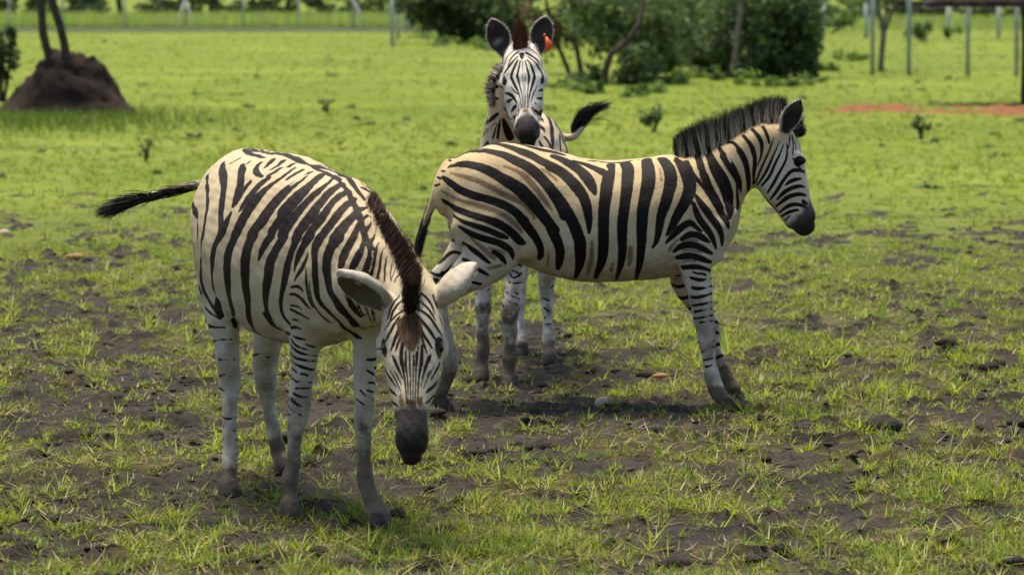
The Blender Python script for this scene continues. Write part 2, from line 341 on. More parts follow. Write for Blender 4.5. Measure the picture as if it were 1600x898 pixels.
# middle distance trees
tree('dry_tree', 'thin tree with reddish dry leaves and two slim stems', 'tree', (890, 122), [[(893, 124, 80, 4), (882, 95, 80, 3.6), (868, 62, 80, 3), (856, 20, 80, 2.4), (850, -40, 80, 2)], [(910, 126, 79, 4.6), (904, 90, 79, 4.2), (898, 55, 79, 3.6), (893, 0, 79, 3), (890, -50, 79, 2)]],
     [blob(868, 48, 80, 34, 40, 420), blob(905, 20, 80, 40, 44, 420), blob(850, 0, 80, 60, 40, 420), blob(905, -50, 80, 70, 40, 500)], .10, DRYC + DARKG[:2], BARK)
tree('crooked_tree', 'dark tree with crooked stems leaning to the right', 'tree', (965, 148), [[(945, 132, 70.2, 6), (947, 108, 70.2, 5.5), (956, 84, 70.2, 5), (975, 70, 70.2, 4.6), (992, 48, 70.2, 4), (1003, 20, 70.4, 3.4), (1010, -30, 70.6, 2.8)], [(938, 128, 72.5, 5), (925, 110, 72.5, 4.5), (915, 100, 72.5, 3)], [(972, 146, 71, 9), (976, 118, 71, 8), (980, 92, 71, 6), (978, 66, 71, 4)]],
     [blob(1000, 110, 71, 36, 44, 800), blob(1020, 60, 72, 52, 44, 800), blob(960, 40, 72, 48, 38, 650), blob(930, 8, 72, 55, 36, 600), blob(1000, -20, 72, 90, 45, 900), blob(985, 130, 71, 34, 22, 380), blob(925, 122, 72, 26, 16, 200), blob(960, 30, 74, 80, 60, 1500), blob(1020, 95, 73, 40, 40, 700), blob(900, 128, 73, 30, 14, 260), blob(1045, 60, 74, 40, 50, 800)], .095, MIDG + DARKG, BARK)
tree('broad_tree', 'large dark green tree with one pale stem', 'tree', (1180, 132), [[(1147, 118, 76, 5.5), (1150, 80, 76, 5), (1154, 45, 76, 4.5), (1161, 0, 76, 4), (1166, -50, 76, 3)]],
     [blob(1215, 50, 76.5, 62, 60, 1900), blob(1250, 90, 76, 32, 40, 700), blob(1195, 98, 76.5, 55, 36, 1000), blob(1255, 35, 76, 34, 44, 700), blob(1140, 40, 78.5, 56, 56, 1300), blob(1190, -20, 77, 100, 45, 1400), blob(1115, 90, 78, 40, 34, 800), blob(1150, 60, 77.5, 70, 60, 1500), blob(1225, 10, 76.5, 70, 50, 1200)], .10, DARKG + MIDG[:2], PALEBARK)
tree('background_tree', 'mid green tree filling the gap left of the pale stem', 'tree', (1085, 104), [[(1082, 104, 92, 5), (1080, 60, 92, 4), (1078, -20, 92, 3)]],
     [blob(1080, 50, 92, 66, 46, 1700), blob(1060, 10, 92, 90, 40, 1700), blob(1100, -20, 92, 80, 40, 1200), blob(1090, 85, 92, 50, 26, 700)], .12, MIDG + DARKG[:2], BARK)
tree('dark_thicket', 'dark rounded thicket left of the tagged zebra ears', 'tree', (722, 66), [[(728, 66, 132, 5), (730, 30, 132, 4), (735, -20, 132, 3)]],
     [blob(732, 40, 132, 34, 30, 700), blob(745, 5, 131, 60, 36, 800), blob(690, 0, 131, 50, 26, 600), blob(640, -8, 131, 44, 20, 450), blob(790, 10, 130, 50, 46, 800), blob(760, -40, 131, 130, 34, 1000), blob(700, 30, 131.5, 50, 30, 700), blob(660, 10, 131.5, 50, 30, 700), blob(800, 40, 131, 60, 40, 900)], .17, DARKG, BARK, droop=.3)
tree('pale_stemmed_tree', 'slim tree forking above a pale trunk between the right posts', 'tree', (1377, 110), [[(1376, 111, 83, 5), (1378, 80, 83, 4.5), (1380, 55, 83, 4.5), (1374, 20, 83, 3), (1366, -20, 83, 2.5)], [(1380, 55, 83, 4), (1390, 30, 83, 2.6), (1400, 0, 83, 2.2), (1410, -30, 83, 1.6)], [(1379, 60, 83, 3), (1384, 20, 83, 2), (1385, -20, 83, 1.6)]],
     [blob(1360, -12, 83, 50, 22, 420), blob(1405, -25, 83, 50, 24, 420)], .10, MIDG, PALEBARK)
tree('light_green_tree', 'light yellow green tree right of the large dark tree', 'tree', (1310, 52), [[(1308, 52, 170, 2.5), (1310, 10, 170, 2)]], [blob(1305, 20, 170, 40, 24, 500), blob(1345, 8, 172, 34, 24, 400)], .20, LITEG + MIDG, BARK)
tree('round_bush', 'round green bush seen between the right posts', 'bush', (1436, 66), None, [blob(1436, 48, 128, 20, 17, 320)], .12, MIDG, BARK, crown='foliage')
tree('round_bush', 'small round bush right of the tall grey middle post', 'bush', (1487, 62), None, [blob(1487, 50, 138, 13, 11, 220)], .13, MIDG + LITEG, BARK, crown='foliage')
# small plants in the pasture
def weed(name, label, px, py, w, h, n, cols=MIDG, size=.035):
    Yw = ground_Y(py); s = Yw / F_PX; g = gpt(px, py); r = empty(name, (g[0], g[1], 0)); tag(r, label, 'plant')
    st = []
    for k in range(7):
        tx, ty = px + RNG.uniform(-.8, .8) * w / 2, py - h * RNG.uniform(.6, 1); st.append(([at(px + RNG.uniform(-2, 2), py + 1, Yw), at((px + tx) / 2, (py + ty) / 2 - 2, Yw + RNG.uniform(-.05, .05)), at(tx, ty, Yw + RNG.uniform(-.1, .1))], [.008, .006, .003]))
    V, f, z = tube_mesh(st, 5); mesh_np('stem', V, f, simple_green, r, True, z)
    leaf_cloud('foliage', [blob(px, py - h * .6, Yw, w * .42, h * .36, n * .6), blob(px - w * .1, py - h * .3, Yw, w * .3, h * .25, n * .4)], size, cols, r)
simple_green = simple_mat('green_stem', (.05, .08, .02), (.08, .11, .03), 20)
weed('broadleaf_weed', 'dark broadleaf weed behind the neck of the side-on zebra', 1021, 208, 56, 52, 260, DARKG + MIDG, .05)
weed('broadleaf_weed', 'leafy green weed in front of the red soil strip', 1440, 218, 38, 48, 150, MIDG, .045)
weed('spindly_weed', 'spindly pale weed in the grass right of the mound', 228, 252, 28, 40, 60, MIDG, .03)
weed('spindly_weed', 'low straggling weed in the bright pasture left of the tagged zebra', 512, 178, 34, 26, 60, DARKG, .04)
# far belt of trees beyond the fences
far = [(-40, 250), (20, 262), (75, 240), (130, 268), (190, 250), (240, 274), (300, 246), (340, 262), (395, 252), (450, 276), (500, 250), (560, 262), (610, 240), (655, 268), (1290, 262), (1335, 245), (1385, 238), (1425, 262), (1470, 236), (1520, 258), (1560, 240), (1610, 262), (1660, 246), (700, 262), (1040, 255), (1230, 258)]
proto = []
for k in range(3):
    r = empty('distant_tree', (0, 0, 0)); tag(r, 'distant dark tree in the belt beyond the fences', 'tree', 'distant trees beyond the fences')
    V, f, z = tube_mesh([([(0, 0, -.1), (.15 * k, 0, 1.6), (.1, .1, 3.6)], [.16, .13, .06]), ([(.05, 0, 1.2), (.8, .2, 2.4)], [.09, .04])], 7, .04); mesh_np('trunk', V, f, BARK, r, True, z)
    bl = [((RNG.uniform(-1.6, 1.6), RNG.uniform(-.8, .8), RNG.uniform(1.4, 4.2)), (RNG.uniform(.9, 1.8), RNG.uniform(.8, 1.4), RNG.uniform(.6, 1.1)), 190) for _ in range(8)] + [((RNG.uniform(-2.2, 2.2), 0, .7), (1.2, .8, .6), 130) for _ in range(2)]
    leaf_cloud('crown', bl, .26, DARKG + MIDG[:1] if k else MIDG + DARKG, r); proto.append(r)
used = set()
for q, (px, Yt) in enumerate(far):
    k = q % 3; src = proto[k]; p = at(px, 30, Yt); s = RNG.uniform(.85, 1.25)
    if k in used:
        r = src.copy(); COL.objects.link(r)
        for ch in src.children: c = ch.copy(); c.parent = r; COL.objects.link(c)
    else: r = src; used.add(k)
    r.location = (p[0], Yt, 0); r.rotation_euler = (0, 0, RNG.uniform(0, 6.28)); r.scale = (s * 1.25, s * 1.25, s)
# tall seeding grass beyond the fence
def tall_grass(n, x0, x1, y0, y1, h, dark=False):
    y = RNG.uniform(y0, y1, n); x = RNG.uniform(x0, x1, n); c = np.array(LITEG)[RNG.integers(0, 3, n)] * RNG.uniform(1.1, 1.9, (n, 1)) * np.array([1.3, 1.15, 1.0]) * (.45 if dark else 1); t = RNG.random(n) < (.05 if dark else .25); c[t] = np.array([.36, .27, .17]) * RNG.uniform(.7, 1.1, (t.sum(), 1))
    return np.stack([x, y, np.zeros(n)], 1), h * RNG.uniform(.5, 1.15, n), np.full(n, .035), RNG.random(n) * 6.28, RNG.uniform(0, .35, n), RNG.uniform(0, .6, n), c
tg = [tall_grass(16000, -36, 0, 187, 232, .85), tall_grass(8000, 16, 42, 172, 226, .7), tall_grass(5000, -36, -1, 172, 186, .34, True), tall_grass(4200, -9.6, -4.3, 44, 53.5, .15, True)]
tg[3] = tuple(q if k not in (2,) else q * .4 for k, q in enumerate(tg[3]))
tg[3][0][:, 0] = RNG.normal(-6.6, 1.15, len(tg[3][0])); tg[3][0][:, 1] = RNG.normal(50.5, 2.2, len(tg[3][0]))
tag(blades('tall_grass', *[np.concatenate(q) for q in zip(*tg)]), kind='stuff')
ug = [blob(px, py - 6, ground_Y(py), RNG.uniform(18, 34), RNG.uniform(7, 15), 190) for px, py in ((872, 138), (900, 142), (935, 148), (985, 152), (1015, 146), (1050, 132), (1085, 122), (1120, 126), (1160, 132), (1200, 136), (1235, 136), (1262, 132), (1290, 112), (700, 74), (745, 78), (660, 62), (1325, 96), (1105, 112), (1140, 118))]
tag(leaf_cloud('undergrowth', ug, .085, MIDG + LITEG), kind='stuff')
pw = []
for _ in range(90):
    py = RNG.uniform(62, 330) if RNG.random() < .6 else RNG.uniform(120, 240); pw.append(blob(RNG.uniform(-80, 1680), py - 2, ground_Y(py), RNG.uniform(6, 20), RNG.uniform(1.5, 4), int(RNG.uniform(18, 55))))
tag(leaf_cloud('pasture_weeds', pw, .045, DARKG + MIDG), kind='stuff')
# wire fences on grey posts
GALV = simple_mat('weathered_post', (.30, .32, .31), (.46, .48, .46), 5, .7, .3, .01); WIRE = simple_mat('fence_wire', (.12, .12, .11), (.2, .2, .19), 5, .5, .1, .001)
DARKPOST = simple_mat('dark_timber', (.030, .018, .012), (.075, .045, .03), 5, .9, .6, .02)
def cyl(name, pts, r, mat, parent, n=10): V, f, z = tube_mesh([(pts, [r] * len(pts))], n); return mesh_np(name, V, f, mat, parent, True, z)
def fence(label, posts, h, r, braces=(), wires=(.15, .45, .8, 1.15, 1.5)):
    P = [gpt(px, py) for px, py in posts]; root = empty('wire_fence', tuple(P[0])); tag(root, label, 'fence')
    for p in P: cyl('post', [p + (0, 0, -.2), p + (0, 0, h)], r, GALV, root)
    for i, dx in braces: p = P[i]; cyl('brace', [p + (dx, -.9, -.1), p + (0, 0, 1.55)], r * .6, GALV, root)
    ws = [([p + (0, -r, z) for p in P], [.006] * len(P)) for z in wires]; V, f, z = tube_mesh(ws, 5); mesh_np('wire', V, f, WIRE, root, True, z)
    return P
fence('long wire fence on thin grey posts across the far left of the pasture', [(-60, 45), (14, 45), (98, 45), (195, 45.5), (290, 46), (380, 46), (467, 47), (553, 49), (640, 50), (690, 51)], 2.4, .055, ((4, -.55), (4, .6), (7, .7)))
fence('short wire fence corner on two posts in front of the dark thicket', [(613, 73), (622, 62), (634, 52)], 2.3, .07)
fence('wire fence on four stout grey posts at the right edge', [(1363, 118), (1420, 118), (1512, 120), (1588, 119), (1680, 120)], 3.0, .052)
fence('distant wire fence behind the red soil', [(1240, 60), (1286, 60), (1353, 60), (1482, 60), (1560, 60), (1640, 60)], 1.5, .085)
bank = [gpt(px, 49) for px in range(-60, 720, 12)]                   # the dark strip of bare earth under the fence
V_ = np.array([[p[0], p[1] + dy, dz] for p in bank for dy, dz in ((-5, -.02), (-2, .12), (1.0, .16), (5, -.02))]); m_ = len(bank)
F_ = np.array([[i * 4 + k, (i + 1) * 4 + k, (i + 1) * 4 + k + 1, i * 4 + k + 1] for i in range(m_ - 1) for k in range(3)]); bo = mesh_np('fence_bank', V_, F_, simple_mat('bank_earth', (.030, .034, .012), (.055, .070, .016), 1.2, .95), smooth=True); tag(bo, kind='structure')
# strip of red soil
na_, nb_ = 120, 14; y0_, y1_ = ground_Y(184), ground_Y(161); xl = at(1268, 172, ground_Y(172))[0]; V_ = []
for i in range(na_):
    for j in range(nb_):
        u, v = i / (na_ - 1), j / (nb_ - 1); x = xl + u * 5.5; w = min(1, u * 9) ** .6 * (.75 + .5 * fbm2(np.array(x * 1.1), np.array(0.), 3, 4)); y = (y0_ + y1_) / 2 + (v - .5) * (y1_ - y0_) * w
        V_.append((x, y, -.03 + .065 * math.sin(v * math.pi) * w * max(0, float(fbm2(np.array(x * 2.5), np.array(y * 1.2), 3, 6)) * 2.4 - .42)))
F_ = np.array([[i * nb_ + j, (i + 1) * nb_ + j, (i + 1) * nb_ + j + 1, i * nb_ + j + 1] for i in range(na_ - 1) for j in range(nb_ - 1)])
rs = mesh_np('red_soil', np.array(V_), F_, simple_mat('red_soil', (.13, .040, .011), (.22, .085, .026), 4, .95, .9, .04), smooth=True); tag(rs, kind='structure')
# shelter with a low dark roof at the right edge
sh = empty('shelter', tuple(gpt(1600, 165))); tag(sh, 'shelter with a low dark roof on brown poles at the right edge', 'shelter')
Ys = ground_Y(165); x0_, x1_ = at(1412, 5, Ys + 3)[0], at(1598, 5, Ys)[0] + 4.5; ze = at(1500, 11, Ys)[2]
V_ = np.array([[x0_, Ys - .2, ze], [x1_, Ys - .2, ze], [x1_, Ys + 2.0, ze], [x0_ + .2, Ys + 2.0, ze], [x0_ + .3, Ys - .1, ze + .16], [x1_, Ys - .1, ze + .16], [x1_ - .5, Ys + .9, ze + .8], [x0_ + 1.0, Ys + .9, ze + .8], [x1_, Ys + 1.9, ze + .16], [x0_ + .3, Ys + 1.9, ze + .16]])
fl = [3, 2, 1, 0, 0, 1, 5, 4, 4, 5, 6, 7, 7, 6, 8, 9, 9, 8, 2, 3, 0, 4, 9, 3, 4, 7, 9, 1, 2, 8, 5, 5, 8, 6]; z_ = [4, 4, 4, 4, 4, 4, 3, 4, 3]
mesh_np('roof', V_, fl, simple_mat('dark_thatch', (.020, .013, .010), (.05, .032, .022), 9, .95, .9, .05), sh, False, z_)
for px, dy in ((1599, 0), (1720, 0), (1725, 1.7)):
    p = at(px, 165, Ys); p = np.array([p[0], Ys + dy, 0]); cyl('pole', [p + (0, 0, -.2), p + (.02, 0, .8), p + (0, 0, ze + .1)], .055, DARKPOST, sh)
# chips, stones and twigs on the mud
def stone(name, label, cat, px, py, w, h, mat):
    g = gpt(px, py); s = g[1] / F_PX; a = np.linspace(0, 2 * np.pi, 14, endpoint=False); j = RNG.uniform(.8, 1.2, 14); rg = []
    for k, z in ((1, -.3), (1.05, .15), (.85, .65), (.4, .95)): rg.append(np.stack([g[0] + np.cos(a) * w * s / 2 * k * j, g[1] + np.sin(a) * w * s * .36 * k * j, float(ground_z(g[0:1], g[1:2])[0]) + .012 + z * h * s * (1 + .15 * np.cos(a + 1))], 1))
    V, F = ribs(rg); F = [i for f in F for i in f]; sz = [4] * (len(F) // 4); F += list(range(42, 56)); sz.append(14)
    o = mesh_np(name, V, F, mat, None, True, sz); tag(o, label, cat)
CHIP = simple_mat('orange_wood', (.26, .12, .05), (.38, .21, .10), 30, .9); PSTONE = simple_mat('pale_stone', (.34, .26, .17), (.5, .41, .29), 30, .9)
stone('wood_chip', 'orange wood chip lying left of the walking zebra', 'wood chip', 117, 404, 24, 6, CHIP)
stone('wood_chip', 'pale brown chip lying at the left edge of the picture', 'wood chip', 5, 364, 22, 6, PSTONE)
stone('stone', 'pale flat stone on the mud below the side-on zebra belly', 'stone', 943, 632, 26, 11, PSTONE)
stone('wood_chip', 'tan wood splinter behind the pale flat stone', 'wood chip', 1032, 590, 24, 5, CHIP)
def twig(label, pts):
    V, f, z = tube_mesh([([gpt(x, y) + (0, 0, .015 + h) for x, y, h in pts], [.004] * len(pts))], 6); o = mesh_np('twig', V, f, BARK, None, True, z); tag(o, label, 'twig')
twig('thin upright twig between mud patches in the lower middle', [(786, 770, 0), (783, 762, .05), (779, 748, .10)])
twig('short dark twig on the mud left of the walking zebra rump', [(246, 424, 0), (252, 430, .03), (258, 440, .0)])
# ------------------------------------------------------------------ animals: one continuous skin grown round a set of tubes
class Tube:
    """an elliptic tube through stations (px, py, Y, half width across, half height), sizes in photo pixels at that depth"""
    def __init__(s, name, st, lat, k=.03, n=None, cap=1.0, mode=1):
        s.cut = None; s.name = name; s.k = k; s.cap = cap; s.mode = mode
        C = np.array([at(*q[:3]) for q in st]); sc = np.array([F_PX / q[2] for q in st])
        R = np.array([[q[3], q[4]] for q in st]) / sc[:, None]
        n = n or max(6, 4 * len(st))
        D = catmull(np.hstack([C, R]), n); s.C = D[:, :3]; s.R = np.maximum(D[:, 3:], .004)
        s.lat = unit(lat)
        m = s.R.max() + .08
        s.lo = s.C.min(0) - m; s.hi = s.C.max(0) + m
    def d(s, P):
        best = np.full(len(P), 9.0); n = len(s.C) - 1
        Ts = np.diff(s.C, axis=0); L2 = np.sum(Ts ** 2, 1)
        tr = [((P - s.C[i]) @ Ts[i]) / L2[i] for i in range(n)]
        for i in range(n):
            ok = np.ones(len(P), bool)                     # past a joint only the wedge outside the bend belongs to this piece
            if i < n - 1: ok &= (tr[i] <= 1) | (tr[i + 1] <= 0)
            if i > 0: ok &= (tr[i] >= 0) | (tr[i - 1] >= 1)
            if not ok.any(): continue
            A, AB = s.C[i], Ts[i]; T = AB / math.sqrt(L2[i])
            Lt = s.lat - T * (s.lat @ T); Lt /= np.linalg.norm(Lt); V = np.cross(T, Lt)
            q = P[ok] - A; t = np.clip(tr[i][ok], 0, 1)
            q = q - t[:, None] * AB
            r = s.R[i] + t[:, None] * (s.R[i + 1] - s.R[i]); a, b = r[:, 0], r[:, 1]; c = b.copy()
            if i == 0: c = np.where(t <= 0, np.minimum(a, b) * s.cap, c)
            if i == n - 1: c = np.where(t >= 1, np.minimum(a, b) * s.cap, c)
            u, v, w = q @ Lt, q @ V, q @ T
            k0 = np.sqrt((u / a) ** 2 + (v / b) ** 2 + (w / c) ** 2)
            k1 = np.sqrt((u / a ** 2) ** 2 + (v / b ** 2) ** 2 + (w / c ** 2) ** 2) + 1e-9
            best[ok] = np.minimum(best[ok], k0 * (k0 - 1) / k1)
        return best
def smin(a, b, k):
    h = np.clip(.5 + .5 * (b - a) / k, 0, 1)
    return b + (a - b) * h - k * h * (1 - h)
def field(tubes, P):
    D = np.full(len(P), 1.0)
    for tb in tubes:
        m = np.all((P > tb.lo) & (P < tb.hi), 1)
        if not m.any(): continue
        d = tb.d(P[m])
        if tb.cut is not None: d = -smin(-d, tb.cut.d(P[m]), .006)
        if tb.mode > 0: D[m] = smin(D[m], d, tb.k)
        else: D[m] = -smin(-D[m], d, tb.k)
    return D
def part_of(tubes, P):
    best = np.full(len(P), 9.0); idx = np.zeros(len(P), int)
    for i, tb in enumerate(tubes):
        if tb.mode < 0: continue
        m = np.all((P > tb.lo) & (P < tb.hi), 1)
        if not m.any(): continue
        d = tb.d(P[m]); mm = np.where(m)[0]; w = d < best[mm]
        best[mm[w]] = d[w]; idx[mm[w]] = i
    return idx
def skin(tubes, h):
    """surface nets on the zero level of the tube field"""
    pos = [t for t in tubes if t.mode > 0]
    lo = np.min([t.lo for t in pos], 0); hi = np.max([t.hi for t in pos], 0)
    CR = 5; H = h * CR
    nc = np.ceil((hi - lo) / H).astype(int) + 1
    g = np.stack(np.meshgrid(*[np.arange(k) for k in nc], indexing='ij'), -1).reshape(-1, 3)
    dc = field(tubes, lo + (g + .5) * H - .5 * h)
    n = nc * CR
    Fd = np.repeat(np.repeat(np.repeat(np.where(dc < 0, -1, 1).astype(np.float32).reshape(nc), CR, 0), CR, 1), CR, 2)
    act = g[np.abs(dc) < 1.6 * H]
    off = np.stack(np.meshgrid(*[np.arange(CR)] * 3, indexing='ij'), -1).reshape(-1, 3)
    for s0 in range(0, len(act), 4000):
        ii = (act[s0:s0 + 4000, None, :] * CR + off[None]).reshape(-1, 3)
        Fd[ii[:, 0], ii[:, 1], ii[:, 2]] = field(tubes, lo + ii * h)
    S = Fd < 0
    cnt = np.zeros(n - 1, np.uint8); cor = [(a, b, c) for a in (0, 1) for b in (0, 1) for c in (0, 1)]
    sl_ = lambda a, k: slice(a, k - 1 + a)
    for a, b, c in cor: cnt += S[sl_(a, n[0]), sl_(b, n[1]), sl_(c, n[2])]
    cells = np.argwhere((cnt > 0) & (cnt < 8)); del cnt
    idm = np.full(n - 1, -1, np.int32); idm[cells[:, 0], cells[:, 1], cells[:, 2]] = np.arange(len(cells))
    acc = np.zeros((len(cells), 3)); num = np.zeros(len(cells))
    cv = {c: Fd[cells[:, 0] + c[0], cells[:, 1] + c[1], cells[:, 2] + c[2]] for c in cor}
    for c in cor:
        for ax in range(3):
            if c[ax]: continue
            e = list(c); e[ax] = 1; f0, f1 = cv[c], cv[tuple(e)]; m = (f0 < 0) != (f1 < 0)
            t = f0[m] / (f0[m] - f1[m]); p = np.tile(np.array(c, float), (m.sum(), 1)); p[:, ax] += t
            acc[m] += p; num[m] += 1
    V = lo + (cells + acc / num[:, None]) * h
    quads = []
    for ax in range(3):
        o1, o2 = [(1, 2), (2, 0), (0, 1)][ax]
        s0 = [slice(1, -1)] * 3; s1 = [slice(1, -1)] * 3; s0[ax] = slice(0, -1); s1[ax] = slice(1, None)
        a, b = S[tuple(s0)], S[tuple(s1)]
        e = np.argwhere(a != b); base = np.ones(3, int); base[ax] = 0; p = e + base
        flip = b[e[:, 0], e[:, 1], e[:, 2]]
        d1 = np.zeros(3, int); d1[o1] = 1; d2 = np.zeros(3, int); d2[o2] = 1
        ok = np.all(p < n - 1, 1); p, flip = p[ok], flip[ok]
        q = np.stack([idm[tuple((p - d1 - d2).T)], idm[tuple((p - d2).T)], idm[tuple(p.T)], idm[tuple((p - d1).T)]], 1)
        q[flip] = q[flip][:, ::-1]; quads.append(q)
    Q = np.vstack(quads); Q = Q[np.all(Q >= 0, 1)]
    for _ in range(2):                                    # light relaxation
        acc = np.zeros_like(V); num = np.zeros(len(V))
        for a in range(4):
            np.add.at(acc, Q[:, a], V[Q[:, (a + 1) % 4]] + V[Q[:, (a + 3) % 4]]); np.add.at(num, Q[:, a], 2)
        V = .5 * V + .5 * acc / np.maximum(num, 1)[:, None]
    return V, Q
def vnormals(V, Q):
    fn = np.cross(V[Q[:, 2]] - V[Q[:, 0]], V[Q[:, 3]] - V[Q[:, 1]]); N = np.zeros_like(V)
    for a in range(4): np.add.at(N, Q[:, a], fn)
    return unit(N)

def refine(V, Q, mask):
    """split the faces in mask in four; faces beside them keep the new edge points, so the skin stays closed"""
    E = np.stack([Q, np.roll(Q, -1, 1)], -1); lo, hi = E.min(-1), E.max(-1); key = lo.astype(np.int64) * len(V) + hi
    sk = np.unique(key[mask]); mid0 = len(V)
    VM = .5 * (V[sk // len(V)] + V[sk % len(V)])
    kk = np.searchsorted(sk, key); kk = np.minimum(kk, len(sk) - 1); has = sk[kk] == key; mi = np.where(has, mid0 + kk, -1)
    fm = np.where(mask)[0]; c0 = mid0 + len(sk); VC = V[Q[fm]].mean(1); ci = c0 + np.arange(len(fm))
    new = np.concatenate([np.stack([Q[fm, a], mi[fm, a], ci, mi[fm, a - 1]], 1) for a in range(4)])
    rest = np.where(~mask)[0]; brd = rest[has[rest].any(1)]; plain = rest[~has[rest].any(1)]
    flat = [new.ravel(), Q[plain].ravel()]; sizes = [np.full(len(new) + len(plain), 4)]
    ex, es = [], []
    for f in brd:
        p = []
        for a in range(4):
            p.append(Q[f, a])
            if mi[f, a] >= 0: p.append(mi[f, a])
        ex += p; es.append(len(p))
    return np.vstack([V, VM, VC]), np.concatenate(flat + [np.array(ex, int)]), np.concatenate(sizes + [np.array(es, int)])
def poly_normals(V, flat, sizes):
    st = np.concatenate([[0], np.cumsum(sizes)[:-1]]); N = np.zeros_like(V)
    a, b, c, d = (V[flat[st + k]] for k in range(4)); fn = np.cross(c - a, d - b)
    for k in range(4): np.add.at(N, flat[st + k], fn)
    m = sizes > 4
    for k in range(4, sizes.max()): 
        mm = sizes > k; np.add.at(N, flat[st[mm] + k], fn[mm])
    return unit(N)
# ------------------------------------------------------------------ the three zebras: stations read off the photograph
def leg(name, st, lat, k=.03, Y=None):
    """leg stations (px, py, Y, half width seen); wider fore-and-aft than across"""
    return Tube(name, st, lat, k)
def ear_tubes(name, base, tip, wide, face, depth=.45):
    """a cupped ear: leaf-shaped tube minus a smaller one pushed towards its open side"""
    b, t = np.array(base, float), np.array(tip, float)
    B, T = at(*b), at(*t); D = T - B; L = np.linalg.norm(D); face = unit(face); lat = np.cross(face, unit(D))
    prof = [(0, .42), (.15, .62), (.35, .95), (.55, 1.0), (.75, .82), (.9, .48), (1.0, .16)]
    def mk(nm, shift, sw, sd, mode, k, t0=0, t1=1):
        tb = Tube(nm, [(b[0], b[1], b[2], 10, 10), (t[0], t[1], t[2], 10, 10)], lat, k, n=4, mode=mode)
        C, R = [], []
        for f, w in prof:
            ff = t0 + f * (t1 - t0)
            C.append(B + D * ff + face * shift); R.append([wide * w * sw, wide * w * sd])
        M = catmull(np.hstack([C, R]), 16); tb.C = M[:, :3]; tb.R = np.maximum(M[:, 3:], .004)
        tb.lo = tb.C.min(0) - wide - .06; tb.hi = tb.C.max(0) + wide + .06
        return tb
    e = mk(name, 0, 1.0, depth, 1, .012); e.face = face; e.cut = mk(name, wide * depth * .75, .86, depth * 1.0, 1, .006, .12, .97)
    return [e]

# --- zebra A: walking slowly towards the camera with lowered head
FA = unit([.40, -.92, 0]); LA = np.array([-FA[1], FA[0], 0])          # forward, and its own left
A_tubes = [
    Tube('torso', [(368, 318, 13.42, 60, 66), (386, 331, 13.22, 84, 100), (412, 362, 13.0, 106, 128), (446, 386, 12.78, 122, 146),
                   (484, 398, 12.56, 112, 140), (522, 408, 12.34, 92, 130), (552, 425, 12.14, 72, 100), (566, 445, 12.02, 50, 70)], LA, .05, n=34, cap=.8),
    Tube('neck', [(540, 395, 12.32, 62, 112), (572, 410, 12.2, 54, 100), (606, 434, 12.05, 46, 78), (634, 458, 11.92, 42, 56), (646, 474, 11.84, 40, 44)], LA, .06, n=24),
    Tube('head', [(645, 462, 11.86, 36, 34), (645, 490, 11.81, 45, 46), (645, 525, 11.76, 49, 58), (645, 560, 11.71, 46, 58), (644, 600, 11.65, 40, 50),
                  (643.5, 632, 11.59, 29, 38), (643.5, 655, 11.56, 23.5, 32), (643.5, 683, 11.53, 27, 30), (643, 700, 11.51, 23.5, 26), (643, 711, 11.50, 16, 17)], (1, .12, 0), .03, n=36),
    Tube('head', [(597, 535, 11.78, 9, 9), (597, 552, 11.76, 9, 9)], (1, 0, 0), .03, n=5),      # brow over each eye
    Tube('head', [(692, 535, 11.78, 9, 9), (692, 552, 11.76, 9, 9)], (1, 0, 0), .03, n=5),
    Tube('foreleg_right', [(500, 430, 12.42, 50, 62), (486, 490, 12.38, 36, 46), (477, 530, 12.37, 25, 30), (475, 565, 12.37, 21, 22), (472, 605, 12.36, 18, 19),
                   (467, 645, 12.36, 17, 20), (462, 668, 12.36, 13, 15), (460, 690, 12.36, 10, 13), (458, 727, 12.36, 11, 14), (453, 750, 12.35, 14, 16),
                   (454, 772, 12.33, 11, 13), (454, 790, 12.31, 14, 16), (453, 800, 12.3, 16, 18)], LA, .045),
    Tube('foreleg_left', [(580, 430, 12.2, 40, 60), (578, 490, 12.2, 32, 44), (573, 535, 12.2, 22, 28), (571, 565, 12.2, 18, 22), (569, 605, 12.19, 16.5, 18),
                   (568, 645, 12.18, 16.5, 20), (568, 668, 12.18, 14, 16), (570, 694, 12.18, 11, 13), (570, 727, 12.17, 11, 13), (570, 750, 12.15, 14, 16),
                   (577, 771, 12.12, 12, 13), (586, 790, 12.09, 14, 15), (592, 808, 12.05, 19, 18)], LA, .045),
    Tube('hindleg_right', [(352, 345, 13.18, 50, 72), (350, 410, 13.1, 42, 74), (350, 465, 13.05, 32, 58), (350, 505, 13.0, 24, 38), (354, 545, 12.98, 18, 26), (358, 585, 13.0, 17, 24),
                   (359, 608, 13.01, 16, 24), (358, 640, 12.97, 10, 15), (359, 680, 12.94, 10.5, 14), (360, 715, 12.92, 14, 16), (358, 742, 12.88, 11, 13), (357, 760, 12.85, 15, 16), (357, 770, 12.83, 17, 18)], LA, .05),
    Tube('hindleg_left', [(430, 365, 13.42, 44, 70), (428, 440, 13.4, 36, 62), (424, 500, 13.4, 26, 40), (417, 540, 13.42, 21, 26), (414, 575, 13.46, 19, 25), (416, 600, 13.5, 16, 22),
                   (419, 630, 13.5, 11, 15), (425, 660, 13.5, 10, 14), (431, 690, 13.5, 12, 15), (436, 710, 13.5, 13, 15), (441, 722, 13.47, 13, 15), (444, 730, 13.44, 15, 16)], LA, .04),
    Tube('tail', [(352, 285, 13.55, 11, 11), (318, 288, 13.62, 8, 8), (285, 295, 13.66, 6.5, 6.5), (250, 302, 13.68, 5, 5), (215, 309, 13.69, 4, 4)], (0, 0, 1), .03),
]
